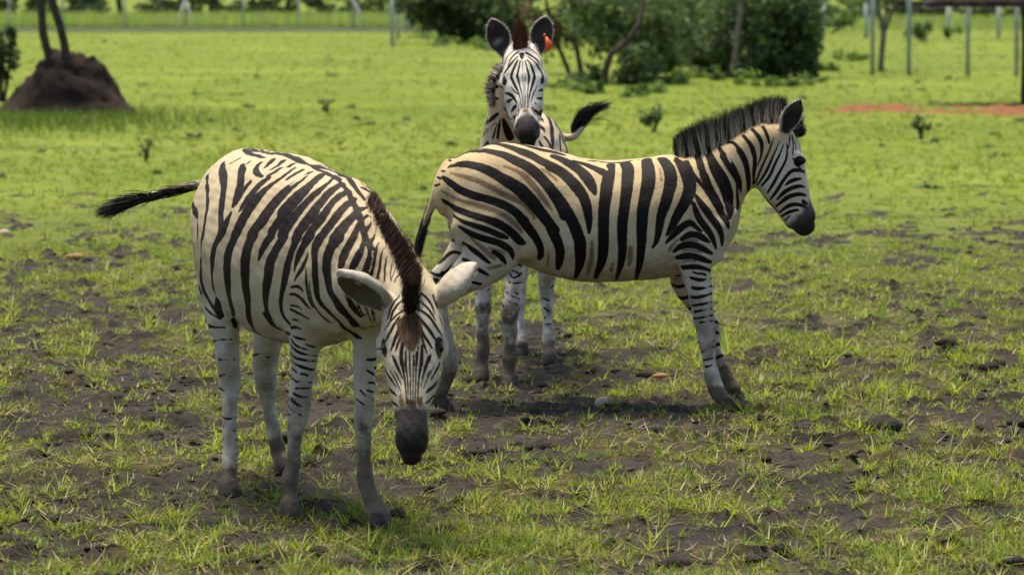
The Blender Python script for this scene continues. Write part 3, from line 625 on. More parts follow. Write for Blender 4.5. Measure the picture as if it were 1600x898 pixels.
A_tubes += ear_tubes('ear_right', (612, 483, 11.82), (529, 424, 11.72), .085, (-.40, -.50, -.77)) + \
           ear_tubes('ear_left', (676, 474, 11.82), (744, 412, 11.8), .084, (.62, .30, -.72))
A_tubes += [Tube('nostril', [(619, 684, 11.47, 7, 10), (623, 698, 11.46, 6, 8)], (1, 0, 0), .012, n=4, mode=-1),
            Tube('nostril', [(668, 684, 11.47, 7, 10), (664, 698, 11.46, 6, 8)], (1, 0, 0), .012, n=4, mode=-1)]

# --- zebra B: broadside, facing right
YB = 15.68; LB = np.array([0.0, 1.0, 0])
B_tubes = [
    Tube('torso', [(704, 296, YB, 38, 44), (722, 299, YB, 56, 65), (745, 305, YB, 68, 79), (785, 311, YB, 78, 90), (845, 325, YB, 90, 93), (900, 342, YB, 98, 96), (950, 346, YB, 98, 95),
                   (1000, 343, YB, 92, 95), (1050, 338, YB, 80, 93), (1092, 345, YB, 66, 84), (1118, 356, YB, 46, 58)], LB, .05, n=40, cap=.7),
    Tube('neck', [(1072, 318, YB, 58, 80), (1100, 300, YB, 48, 66), (1140, 268, YB, 38, 45), (1176, 244, YB, 34, 43), (1202, 228, YB, 33, 42), (1215, 222, YB, 30, 32)], LB, .05, n=26),
    Tube('head', [(1215, 220, YB, 29, 30), (1218, 240, YB, 33, 34), (1221, 272, YB - .005, 34, 39), (1231, 300, YB - .01, 29, 34), (1242, 324, YB - .01, 23, 27), (1252, 343, YB - .01, 22, 24), (1256, 352, YB - .01, 17, 17)], LB, .025, n=30),
    Tube('head', [(1203, 284, YB - .02, 24, 20), (1212, 300, YB - .02, 22, 18)], LB, .03, n=5),
    Tube('head', [(1247, 244, YB - .075, 7, 7), (1254, 250, YB - .075, 6, 6)], LB, .02, n=5),
    Tube('head', [(1247, 244, YB + .075, 7, 7), (1254, 250, YB + .075, 6, 6)], LB, .02, n=5),
    Tube('foreleg_near', [(1100, 330, YB - .14, 26, 52), (1092, 385, YB - .15, 26, 42), (1086, 415, YB - .16, 22, 27), (1092, 447, YB - .17, 17, 20.5), (1097, 480, YB - .18, 14, 17), (1102, 512, YB - .19, 14, 16),
                   (1104, 530, YB - .20, 12.5, 14.5), (1107, 548, YB - .2, 9.5, 11.5), (1109, 566, YB - .2, 9, 10.5), (1112, 582, YB - .21, 9.5, 11.5), (1116, 598, YB - .21, 11, 13), (1122, 612, YB - .22, 12, 14), (1133, 626, YB - .23, 11, 12), (1143, 636, YB - .24, 14, 13)], LB, .03),
    Tube('foreleg_far', [(1098, 340, YB + .14, 26, 50), (1080, 400, YB + .15, 22, 34), (1070, 436, YB + .17, 18, 23), (1088, 470, YB + .18, 15, 18), (1106, 500, YB + .19, 14, 16), (1112, 520, YB + .2, 12, 12.5), (1117, 545, YB + .2, 9, 10),
                   (1122, 566, YB + .21, 10, 11), (1129, 582, YB + .21, 11, 13), (1138, 596, YB + .21, 11, 11), (1145, 606, YB + .21, 14, 12)], LB, .03),
    Tube('hindleg_near', [(756, 322, YB - .11, 30, 50), (764, 348, YB - .14, 38, 62), (768, 384, YB - .15, 34, 52), (754, 412, YB - .16, 27, 38), (722, 437, YB - .17, 19, 25), (695, 458, YB - .18, 15, 18),
                   (684, 474, YB - .18, 14, 16), (690, 500, YB - .18, 10, 12), (698, 535, YB - .18, 10, 12), (704, 565, YB - .18, 12, 14), (698, 590, YB - .17, 11, 12), (688, 610, YB - .16, 13, 13)], LB, .035),
    Tube('hindleg_far', [(754, 322, YB + .11, 30, 50), (755, 350, YB + .14, 36, 58), (745, 385, YB + .15, 32, 44), (715, 415, YB + .16, 22, 28), (686, 440, YB + .17, 16, 19), (668, 462, YB + .18, 14, 16),
                   (668, 490, YB + .18, 10, 12), (668, 530, YB + .18, 10, 12), (668, 565, YB + .18, 12, 13), (674, 585, YB + .18, 11, 12), (680, 597, YB + .18, 13, 13)], LB, .035),
    Tube('tail', [(718, 258, YB, 10, 10), (704, 258, YB, 9, 9), (695, 268, YB, 7.5, 7.5), (686, 290, YB - .01, 6.5, 6.5), (674, 318, YB - .02, 6, 6), (663, 350, YB - .02, 4.5, 4.5)], (1, 0, 0), .02),
    Tube('torso', [(836, 380, YB - .17, 10, 12), (822, 392, YB - .16, 8, 10)], LB, .04, n=4),          # fold of skin at the flank
]
B_tubes += ear_tubes('ear_near', (1222, 210, YB - .06), (1250, 156, YB - .09), .046, (.35, -.9, -.1)) + \
           ear_tubes('ear_far', (1228, 208, YB + .06), (1250, 168, YB + .09), .044, (.4, .9, 0))
B_tubes += [Tube('groove', [(1046, 300, YB - .315, 14, 14), (1042, 350, YB - .33, 15, 15), (1044, 405, YB - .31, 13, 13)], LB, .07, mode=-1),
            Tube('groove', [(834, 300, YB - .32, 14, 14), (826, 345, YB - .32, 14, 14), (830, 385, YB - .30, 10, 10)], LB, .07, mode=-1),
            Tube('groove', [(1112, 285, YB - .20, 12, 12), (1130, 330, YB - .19, 12, 12)], LB, .05, mode=-1)]
B_tubes += [Tube('nostril', [(1270, 345, YB - .06, 5, 5), (1273, 352, YB - .055, 4, 4)], LB, .01, n=4, mode=-1)]

# --- zebra C: behind B, facing the camera, chin on B's rump
FC = unit([-.16, -.98, 0]); LC = np.array([-FC[1], FC[0], 0])
C_tubes = [
    Tube('torso', [(841, 226, 17.98, 38, 38), (838, 240, 17.8, 48, 62), (834, 255, 17.5, 54, 82), (826, 262, 17.2, 58, 88), (812, 270, 16.95, 60, 86), (800, 284, 16.75, 54, 74), (794, 298, 16.6, 40, 56)], LC, .05, n=28, cap=.8),
    Tube('neck', [(802, 258, 16.88, 52, 64), (796, 222, 16.78, 44, 58), (793, 188, 16.68, 34, 52), (797, 150, 16.58, 32, 46), (809, 112, 16.5, 30, 38), (816, 96, 16.47, 28, 30)], LC, .05, n=26),
    Tube('head', [(816.5, 90, 16.44, 27, 26), (817, 108, 16.38, 32.5, 36), (817.5, 130, 16.32, 33, 40), (819, 152, 16.27, 29, 38), (821, 172, 16.21, 22, 32), (822.5, 186, 16.17, 17.5, 27), (823.5, 200, 16.13, 20, 25), (824.5, 212, 16.1, 18, 22), (825, 221, 16.09, 13, 15)], (1, -.05, 0), .02, n=36),
    Tube('head', [(818, 138, 16.42, 31, 26), (819, 160, 16.37, 31, 26), (821, 182, 16.31, 25, 20), (823, 196, 16.26, 18, 14)], (1, -.05, 0), .025, n=12),
    Tube('head', [(785.5, 121, 16.35, 6, 6), (786, 131, 16.34, 6, 6)], (1, 0, 0), .02, n=4),
    Tube('head', [(850, 118, 16.35, 6, 6), (850, 128, 16.34, 6, 6)], (1, 0, 0), .02, n=4),
    Tube('foreleg_right', [(762, 320, 16.75, 30, 46), (757, 390, 16.74, 22, 30), (755, 430, 16.74, 16, 19), (755, 455, 16.74, 13, 15), (755, 478, 16.73, 13.5, 15), (754, 500, 16.73, 10, 11), (754, 525, 16.73, 9, 10),
                   (755, 546, 16.72, 11, 12), (752, 565, 16.71, 9, 10), (752, 577, 16.7, 12, 12), (752, 584, 16.69, 14, 14)], LC, .03),
    Tube('foreleg_left', [(806, 320, 16.6, 30, 46), (806, 385, 16.5, 22, 30), (804, 425, 16.46, 16.5, 19), (802, 460, 16.43, 14.5, 16), (796, 488, 16.41, 15, 16), (797, 508, 16.4, 11.5, 12), (797, 535, 16.4, 10, 11),
                   (796, 560, 16.39, 11.5, 13), (796, 578, 16.38, 9.5, 11), (797, 590, 16.37, 13, 13), (797, 597, 16.36, 15, 14)], LC, .03),
    Tube('hindleg_left', [(862, 310, 17.6, 30, 50), (860, 370, 17.6, 24, 44), (856, 410, 17.6, 17, 26), (854, 440, 17.65, 13, 18), (855, 465, 17.66, 11, 16), (855, 485, 17.6, 8.5, 11), (856, 510, 17.55, 8.5, 10), (857, 532, 17.5, 10.5, 12),
                   (857, 548, 17.46, 10, 11), (858, 558, 17.43, 14, 13)], LC, .03),
    Tube('hindleg_right', [(815, 310, 17.8, 30, 50), (814, 370, 17.85, 24, 44), (812, 410, 17.9, 17, 26), (811, 440, 17.95, 12, 18), (811, 465, 17.95, 10, 14), (811, 495, 17.95, 8, 10), (812, 520, 17.9, 10, 11), (814, 535, 17.87, 9, 10), (815, 541, 17.85, 12, 12)], LC, .03),
    Tube('tail', [(862, 205, 18.0, 9, 9), (880, 215, 18.02, 7, 7), (897, 212, 18.0, 6, 6), (910, 200, 18.0, 5, 5)], (0, 0, 1), .02),
]
C_tubes += ear_tubes('ear_right', (792, 90, 16.44), (767, 29, 16.47), .0545, (-.12, -.99, -.05), .4) + \
           ear_tubes('ear_left', (838, 86, 16.44), (854, 25, 16.47), .0545, (.08, -.99, -.05), .4)
C_tubes += [Tube('nostril', [(806, 197, 16.085, 3.5, 7), (808, 208, 16.07, 3.5, 5)], (1, 0, 0), .008, n=4, mode=-1),
            Tube('nostril', [(840, 196, 16.085, 3.5, 7), (838, 207, 16.07, 3.5, 5)], (1, 0, 0), .008, n=4, mode=-1)]
# ------------------------------------------------------------------ coat markings: every stripe is a curve lying on the hide
# each set: (x0, y0, scale of the note sheet, mirrored to the other flank, [stripe ...]); a stripe is x,y,width triples
B_DARK = [
 (680, 210, 5.985, 1, [
  (130,205,12, 200,150,20, 300,95,28, 390,68,26, 500,50,18, 620,48,18, 760,80,30, 900,120,40, 1040,150,40, 1190,185,40),
  (465,108,16, 520,90,36, 620,95,46, 720,120,56, 820,165,62, 900,195,66, 980,245,70, 1060,280,68, 1150,325,70, 1195,355,70),
  (185,212,14, 230,185,26, 320,160,34, 430,150,44, 540,165,52, 640,190,62, 740,240,76, 850,290,84, 930,350,90, 1000,420,90, 1070,500,92, 1130,590,90, 1180,680,88, 1210,760,84),
  (125,308,14, 170,285,34, 260,280,56, 370,290,68, 460,320,76, 560,370,84, 640,420,92, 730,470,104, 820,540,116, 900,620,110, 970,710,100, 1040,800,92, 1110,890,84),
  (75,400,30, 110,430,50, 180,480,60, 260,535,66, 360,570,66, 480,605,66, 600,645,70, 700,690,72, 770,750,72, 830,810,76),
  (65,612,14, 110,645,34, 180,690,42, 270,730,48, 380,765,52, 500,795,52, 600,830,58)]),
 (680, 330, 5.985, 1, [
  (760,20,76, 830,90,80, 880,170,80, 930,230,70, 975,300,64, 990,370,56, 985,420,50, 970,450,26),
  (480,76,52, 600,115,60, 680,170,62, 740,225,64, 790,280,60, 835,300,30),
  (170,40,14, 240,90,26, 330,125,34, 430,155,42, 540,195,44, 640,235,40, 680,250,16),
  (220,135,14, 290,180,34, 370,225,44, 480,265,50, 580,290,50, 660,325,52, 710,370,44, 725,420,30, 725,450,12),
  (262,300,16, 320,335,30, 380,375,36, 430,420,34, 480,465,30, 520,490,10),
  (255,445,20, 300,470,34, 335,480,20), (170,525,24, 215,550,24), (70,580,34, 115,600,30), (-10,640,30, 30,655,24),
  (390,530,26, 440,570,28, 495,595,12), (350,665,20, 420,680,20), (540,380,30, 600,400,40, 640,450,36, 655,490,16)]),
 (860, 230, 4.08, 1, [
  (0,125,48, 60,150,56, 110,195,62, 165,250,66, 210,315,60, 232,380,56, 243,450,44, 243,515,30, 243,548,12),
  (0,265,62, 60,335,64, 110,420,66, 150,500,68, 185,580,68, 195,660,68, 187,740,52, 170,805,30, 160,835,14),
  (8,520,66, 45,600,56, 63,660,54, 60,720,46, 45,775,24),
  (20,58,30, 80,78,40, 140,110,50, 190,150,58, 230,190,64, 262,240,58, 280,285,34, 284,303,10),
  (150,88,14, 200,100,24, 260,122,38, 320,150,44, 360,170,50),
  (385,112,50, 375,180,66, 358,260,72, 350,340,68, 340,430,66, 335,520,62, 335,620,62, 333,700,56, 312,770,40, 283,835,22),
  (480,105,66, 495,150,72, 490,250,68, 475,350,62, 462,450,60, 458,550,58, 460,640,50, 455,720,42, 435,790,26, 418,845,14),
  (610,80,60, 625,150,76, 625,230,80, 605,330,72, 585,430,66, 580,520,62, 580,620,52, 572,720,42, 555,800,28, 545,845,16),
  (715,75,56, 755,130,70, 770,200,74, 755,290,68, 725,380,62, 700,460,50, 690,540,40, 675,600,26, 650,640,10),
  (240,84,10, 420,100,12, 560,80,12)]),
 (1000, 230, 4.49, 1, [
  (270,95,50, 310,160,72, 345,230,84, 350,300,84, 325,370,74, 285,440,66, 245,510,54, 215,570,38, 188,622,14),
  (325,100,33, 350,160,30, 385,210,27, 425,255,24, 470,310,27, 510,370,31, 560,440,37, 600,510,34, 622,562,15),
  (380,20,44, 415,80,52, 430,150,55, 455,220,52, 495,290,37, 540,360,28, 585,425,10),
  (470,30,55, 510,110,74, 550,190,95, 590,270,96, 620,350,80, 635,420,52, 630,480,27, 627,505,7),
  (398,340,18, 430,400,37, 480,460,44, 530,530,41, 565,590,31, 578,650,22, 575,695,7),
  (375,395,18, 395,460,34, 430,520,37, 475,580,37, 505,630,30, 525,680,21, 532,712,7),
  (590,60,59, 640,140,68, 685,220,53, 695,290,44, 690,360,37, 685,425,22),
  (700,20,44, 735,80,47, 750,150,41, 758,220,37, 760,290,31, 752,340,18), (790,20,30, 805,80,31, 800,160,27, 790,260,15),
  (185,670,16, 250,600,40, 310,550,44, 355,525,34, 395,560,24, 430,590,16),
  (290,650,20, 340,610,34, 400,610,34, 450,640,34, 482,668,12), (238,728,18, 280,695,34, 340,680,36, 400,690,36, 450,712,34, 500,748,16),
  (255,775,20, 310,765,36, 370,760,34, 430,780,34, 497,808,18), (298,845,22, 360,832,28, 430,840,26, 497,868,20)]),
 (980, 380, 2.993, 1, [
  (255,110,9, 310,106,14, 392,130,10), (310,138,6, 365,146,7), (300,160,9, 340,173,14, 394,166,8), (303,210,10, 345,212,14, 394,197,8),
  (300,250,9, 345,252,14, 396,232,8), (302,290,7, 350,286,12, 396,270,7), (315,318,9, 355,312,12, 396,304,7), (308,350,9, 350,348,12, 400,336,8),
  (340,372,7, 400,362,7), (320,405,6, 408,400,7), (328,465,7, 365,458,8, 408,455,5), (348,508,7, 378,496,7, 408,482,5), (358,545,7, 400,536,5), (365,578,7, 395,570,4)]),
 (1040, 140, 5.985, 1, [
  (105,640,37, 150,720,37, 190,800,44), (193,672,34, 240,760,37), (262,555,41, 300,650,55, 325,740,55), (385,575,56, 430,660,67, 470,740,81),
  (490,530,44, 547,618,55, 600,700,59), (585,500,37, 640,490,37, 694,565,43, 740,650,44), (720,430,34, 785,500,44, 825,570,44, 842,650,37, 838,740,27),
  (805,370,33, 860,430,44, 905,510,40, 895,620,22, 862,710,10), (905,350,33, 955,420,38, 968,500,22),
  ]),
 (1150, 140, 3.74, 1, [
  (110,548,9, 135,490,13, 170,410,13, 200,340,11, 222,285,7), (125,562,11, 165,500,15, 200,430,15, 235,350,11, 255,310,8), (150,562,12, 195,510,17, 225,440,15, 260,370,11, 275,320,8),
  (185,602,12, 220,550,18, 255,480,15, 290,420,13, 300,370,11, 295,310,8), (195,647,10, 235,600,20, 270,540,18, 310,482,19, 350,468,22, 400,482,16),
  (330,380,8, 338,330,9, 328,270,8), (305,345,8, 318,300,9, 313,260,7), (352,350,6, 345,300,6), (378,345,6, 367,300,6, 355,268,4),
  (372,420,52, 376,424,52), (335,400,10, 345,445,10, 380,465,10),
  (285,560,7, 310,535,21, 345,522,21, 378,520,12), (240,642,12, 275,600,23, 320,575,23, 370,560,21, 402,572,10), (235,682,12, 280,640,23, 330,615,23, 380,610,21, 408,622,12),
  (255,717,12, 300,675,23, 350,665,21, 395,680,18, 420,700,12), (265,742,12, 310,710,20, 360,705,14), (288,762,12, 320,735,9),
  (105,600,12, 150,627,12, 200,662,12, 240,712,12), (392,655,22, 412,664,20)]),
 (620, 180, 3.325, 0, [(268,232,7, 280,240,10), (232,288,8, 246,294,10), (210,322,9, 226,328,10), (196,366,9, 220,360,10)]),
]
B_LIGHT = [(1000, 230, 4.49, 1, [(600,30,8, 622,70,18, 640,108,8), (696,300,6, 700,350,16, 706,408,8)]), (860, 230, 4.08, 1, [(300,96,10, 330,115,22, 362,143,10), (520,96,10, 545,80,14)])]
B_BROWN = [
 (680, 210, 5.985, 1, [
  (150,365,16, 220,385,32, 320,410,44, 420,440,46, 520,490,50, 620,550,50, 700,590,50, 800,630,46, 880,700,36, 930,780,24),
  (60,530,16, 140,580,22, 230,620,32, 340,650,38, 450,680,42, 560,710,42, 650,755,44, 720,810,44, 780,870,44, 810,910,24),
  (650,300,20, 760,340,36, 850,400,54, 920,480,54, 980,560,50, 1040,640,36, 1090,700,16), (1000,320,14, 1090,380,24, 1140,440,14)]),
 (680, 330, 5.985, 1, [(320,240,16, 380,290,24, 440,340,34, 500,395,40, 545,440,30), (500,350,16, 580,360,24, 650,390,20), (1060,400,14, 1055,470,24, 1040,520,10), (500,540,20, 560,520,30, 620,500,20)]),
 (860, 230, 4.08, 1, [(262,600,16, 265,680,28, 250,760,32, 232,815,16), (512,640,26, 512,700,36, 500,750,16), (400,740,14, 385,790,20)]),
 (1000, 230, 4.49, 1, [(208,725,14, 230,672,18, 290,640,12), (310,655,14, 360,645,20, 410,655,14), (305,728,14, 360,718,20, 425,735,14), (300,800,12, 380,795,16), (140,150,10, 150,240,12)]),
]
C_DARK = [
 (730, 160, 8.98, 0, [
  (165,480,46, 220,350,60, 290,230,50), (280,300,46, 360,220,70, 435,155,44), (185,485,28, 300,380,24, 400,290,18), 
  (355,500,40, 400,370,26, 430,300,12), (425,500,42, 450,340,42, 462,240,20), (505,240,44, 550,380,110, 600,500,120),
  (1055,340,44, 1100,450,60, 1150,600,72, 1190,665,50), (1145,185,70, 1190,320,90, 1190,480,90, 1200,630,72), (1322,460,50, 1310,580,72, 1320,690,50), (1392,690,24, 1385,720,20), (1035,590,60, 1085,655,44)]),
 (740, 15, 7.48, 0, [
  (572,600,8, 575,700,10, 574,785,9), (600,600,14, 625,700,22, 648,785,26), (630,590,18, 680,670,28, 715,760,30, 716,800,28), (640,555,12, 720,640,24, 785,720,28, 812,772,20),
  (620,510,22, 680,540,22, 740,590,24, 765,645,10), (660,460,14, 730,510,16, 790,600,17, 830,700,15, 842,752,10),
  (545,600,14, 525,700,22, 512,785,24), (520,590,18, 470,690,28, 440,770,28, 440,800,28), (515,555,16, 440,640,24, 380,720,28, 350,762,16),
  (520,500,22, 450,550,22, 420,610,19, 395,680,10), (480,470,13, 410,540,16, 365,620,17, 335,720,18), (560,520,60, 566,570,30),
  (350,830,90, 372,855,70), (815,815,90, 798,840,70)]),
 (740, 120, 7.48, 0, [
  (438,0,30, 460,60,30, 500,130,24, 535,200,17, 555,300,12, 560,370,10), (513,0,24, 530,80,22, 560,170,15, 575,260,10, 580,372,8), (575,0,9, 580,100,10, 590,200,8, 598,362,8),
  (606,0,14, 600,100,12, 605,250,8, 608,370,8), (648,0,25, 640,100,19, 630,220,12, 625,370,10), (714,0,36, 690,90,28, 660,170,20, 645,270,13, 640,362,10),
  (745,105,10, 715,160,15, 690,220,17, 668,300,10), (438,120,8, 470,170,18, 520,205,12),
  (368,192,26, 400,175,38, 450,210,40, 490,260,32, 510,312,14), (390,302,30, 420,280,38, 457,270,18), (430,422,16, 460,380,48, 492,345,36), (460,492,36, 485,465,36, 502,440,16),
  (345,190,18, 355,300,18, 380,400,22, 410,480,26, 450,550,22, 480,557,8),
  (758,165,18, 790,155,34, 825,165,28), (733,256,16, 780,255,34, 825,260,28), (713,310,18, 750,325,34, 790,355,38, 802,420,34), (713,395,28, 745,420,44, 790,440,40), (815,380,22, 818,450,24, 790,520,26, 768,547,10),
  (230,95,50, 280,125,50, 335,160,46), (150,180,26, 220,230,34, 335,305,40)]),
 (680, 330, 5.985, 0, [
  (705,490,14, 760,490,20, 805,510,12), (700,580,8, 715,610,10), (725,622,9, 760,618,13, 812,578,12), (725,560,9, 778,577,10), (690,650,9, 720,700,13, 765,727,11, 812,737,7), (735,670,12, 810,665,9),
  (660,705,9, 700,740,13, 770,772,13), (660,750,11, 710,800,15, 790,822,10), (630,790,15, 680,850,15, 770,877,10), (610,850,12, 640,895,13),
  (395,712,10, 440,710,15, 490,672,9), (375,735,11, 430,765,13, 505,732,9), (365,762,11, 430,800,13, 525,787,9), (365,812,11, 440,850,13, 520,832,9)]),
 (640, 380, 3.74, 0, [(755,165,9, 800,185,11, 845,205,9), (770,265,7, 805,275,9, 840,250,8), (780,320,8, 815,335,8), (785,375,8, 815,400,8), (790,430,7, 796,440,6), (795,473,6, 830,472,6)]),
]
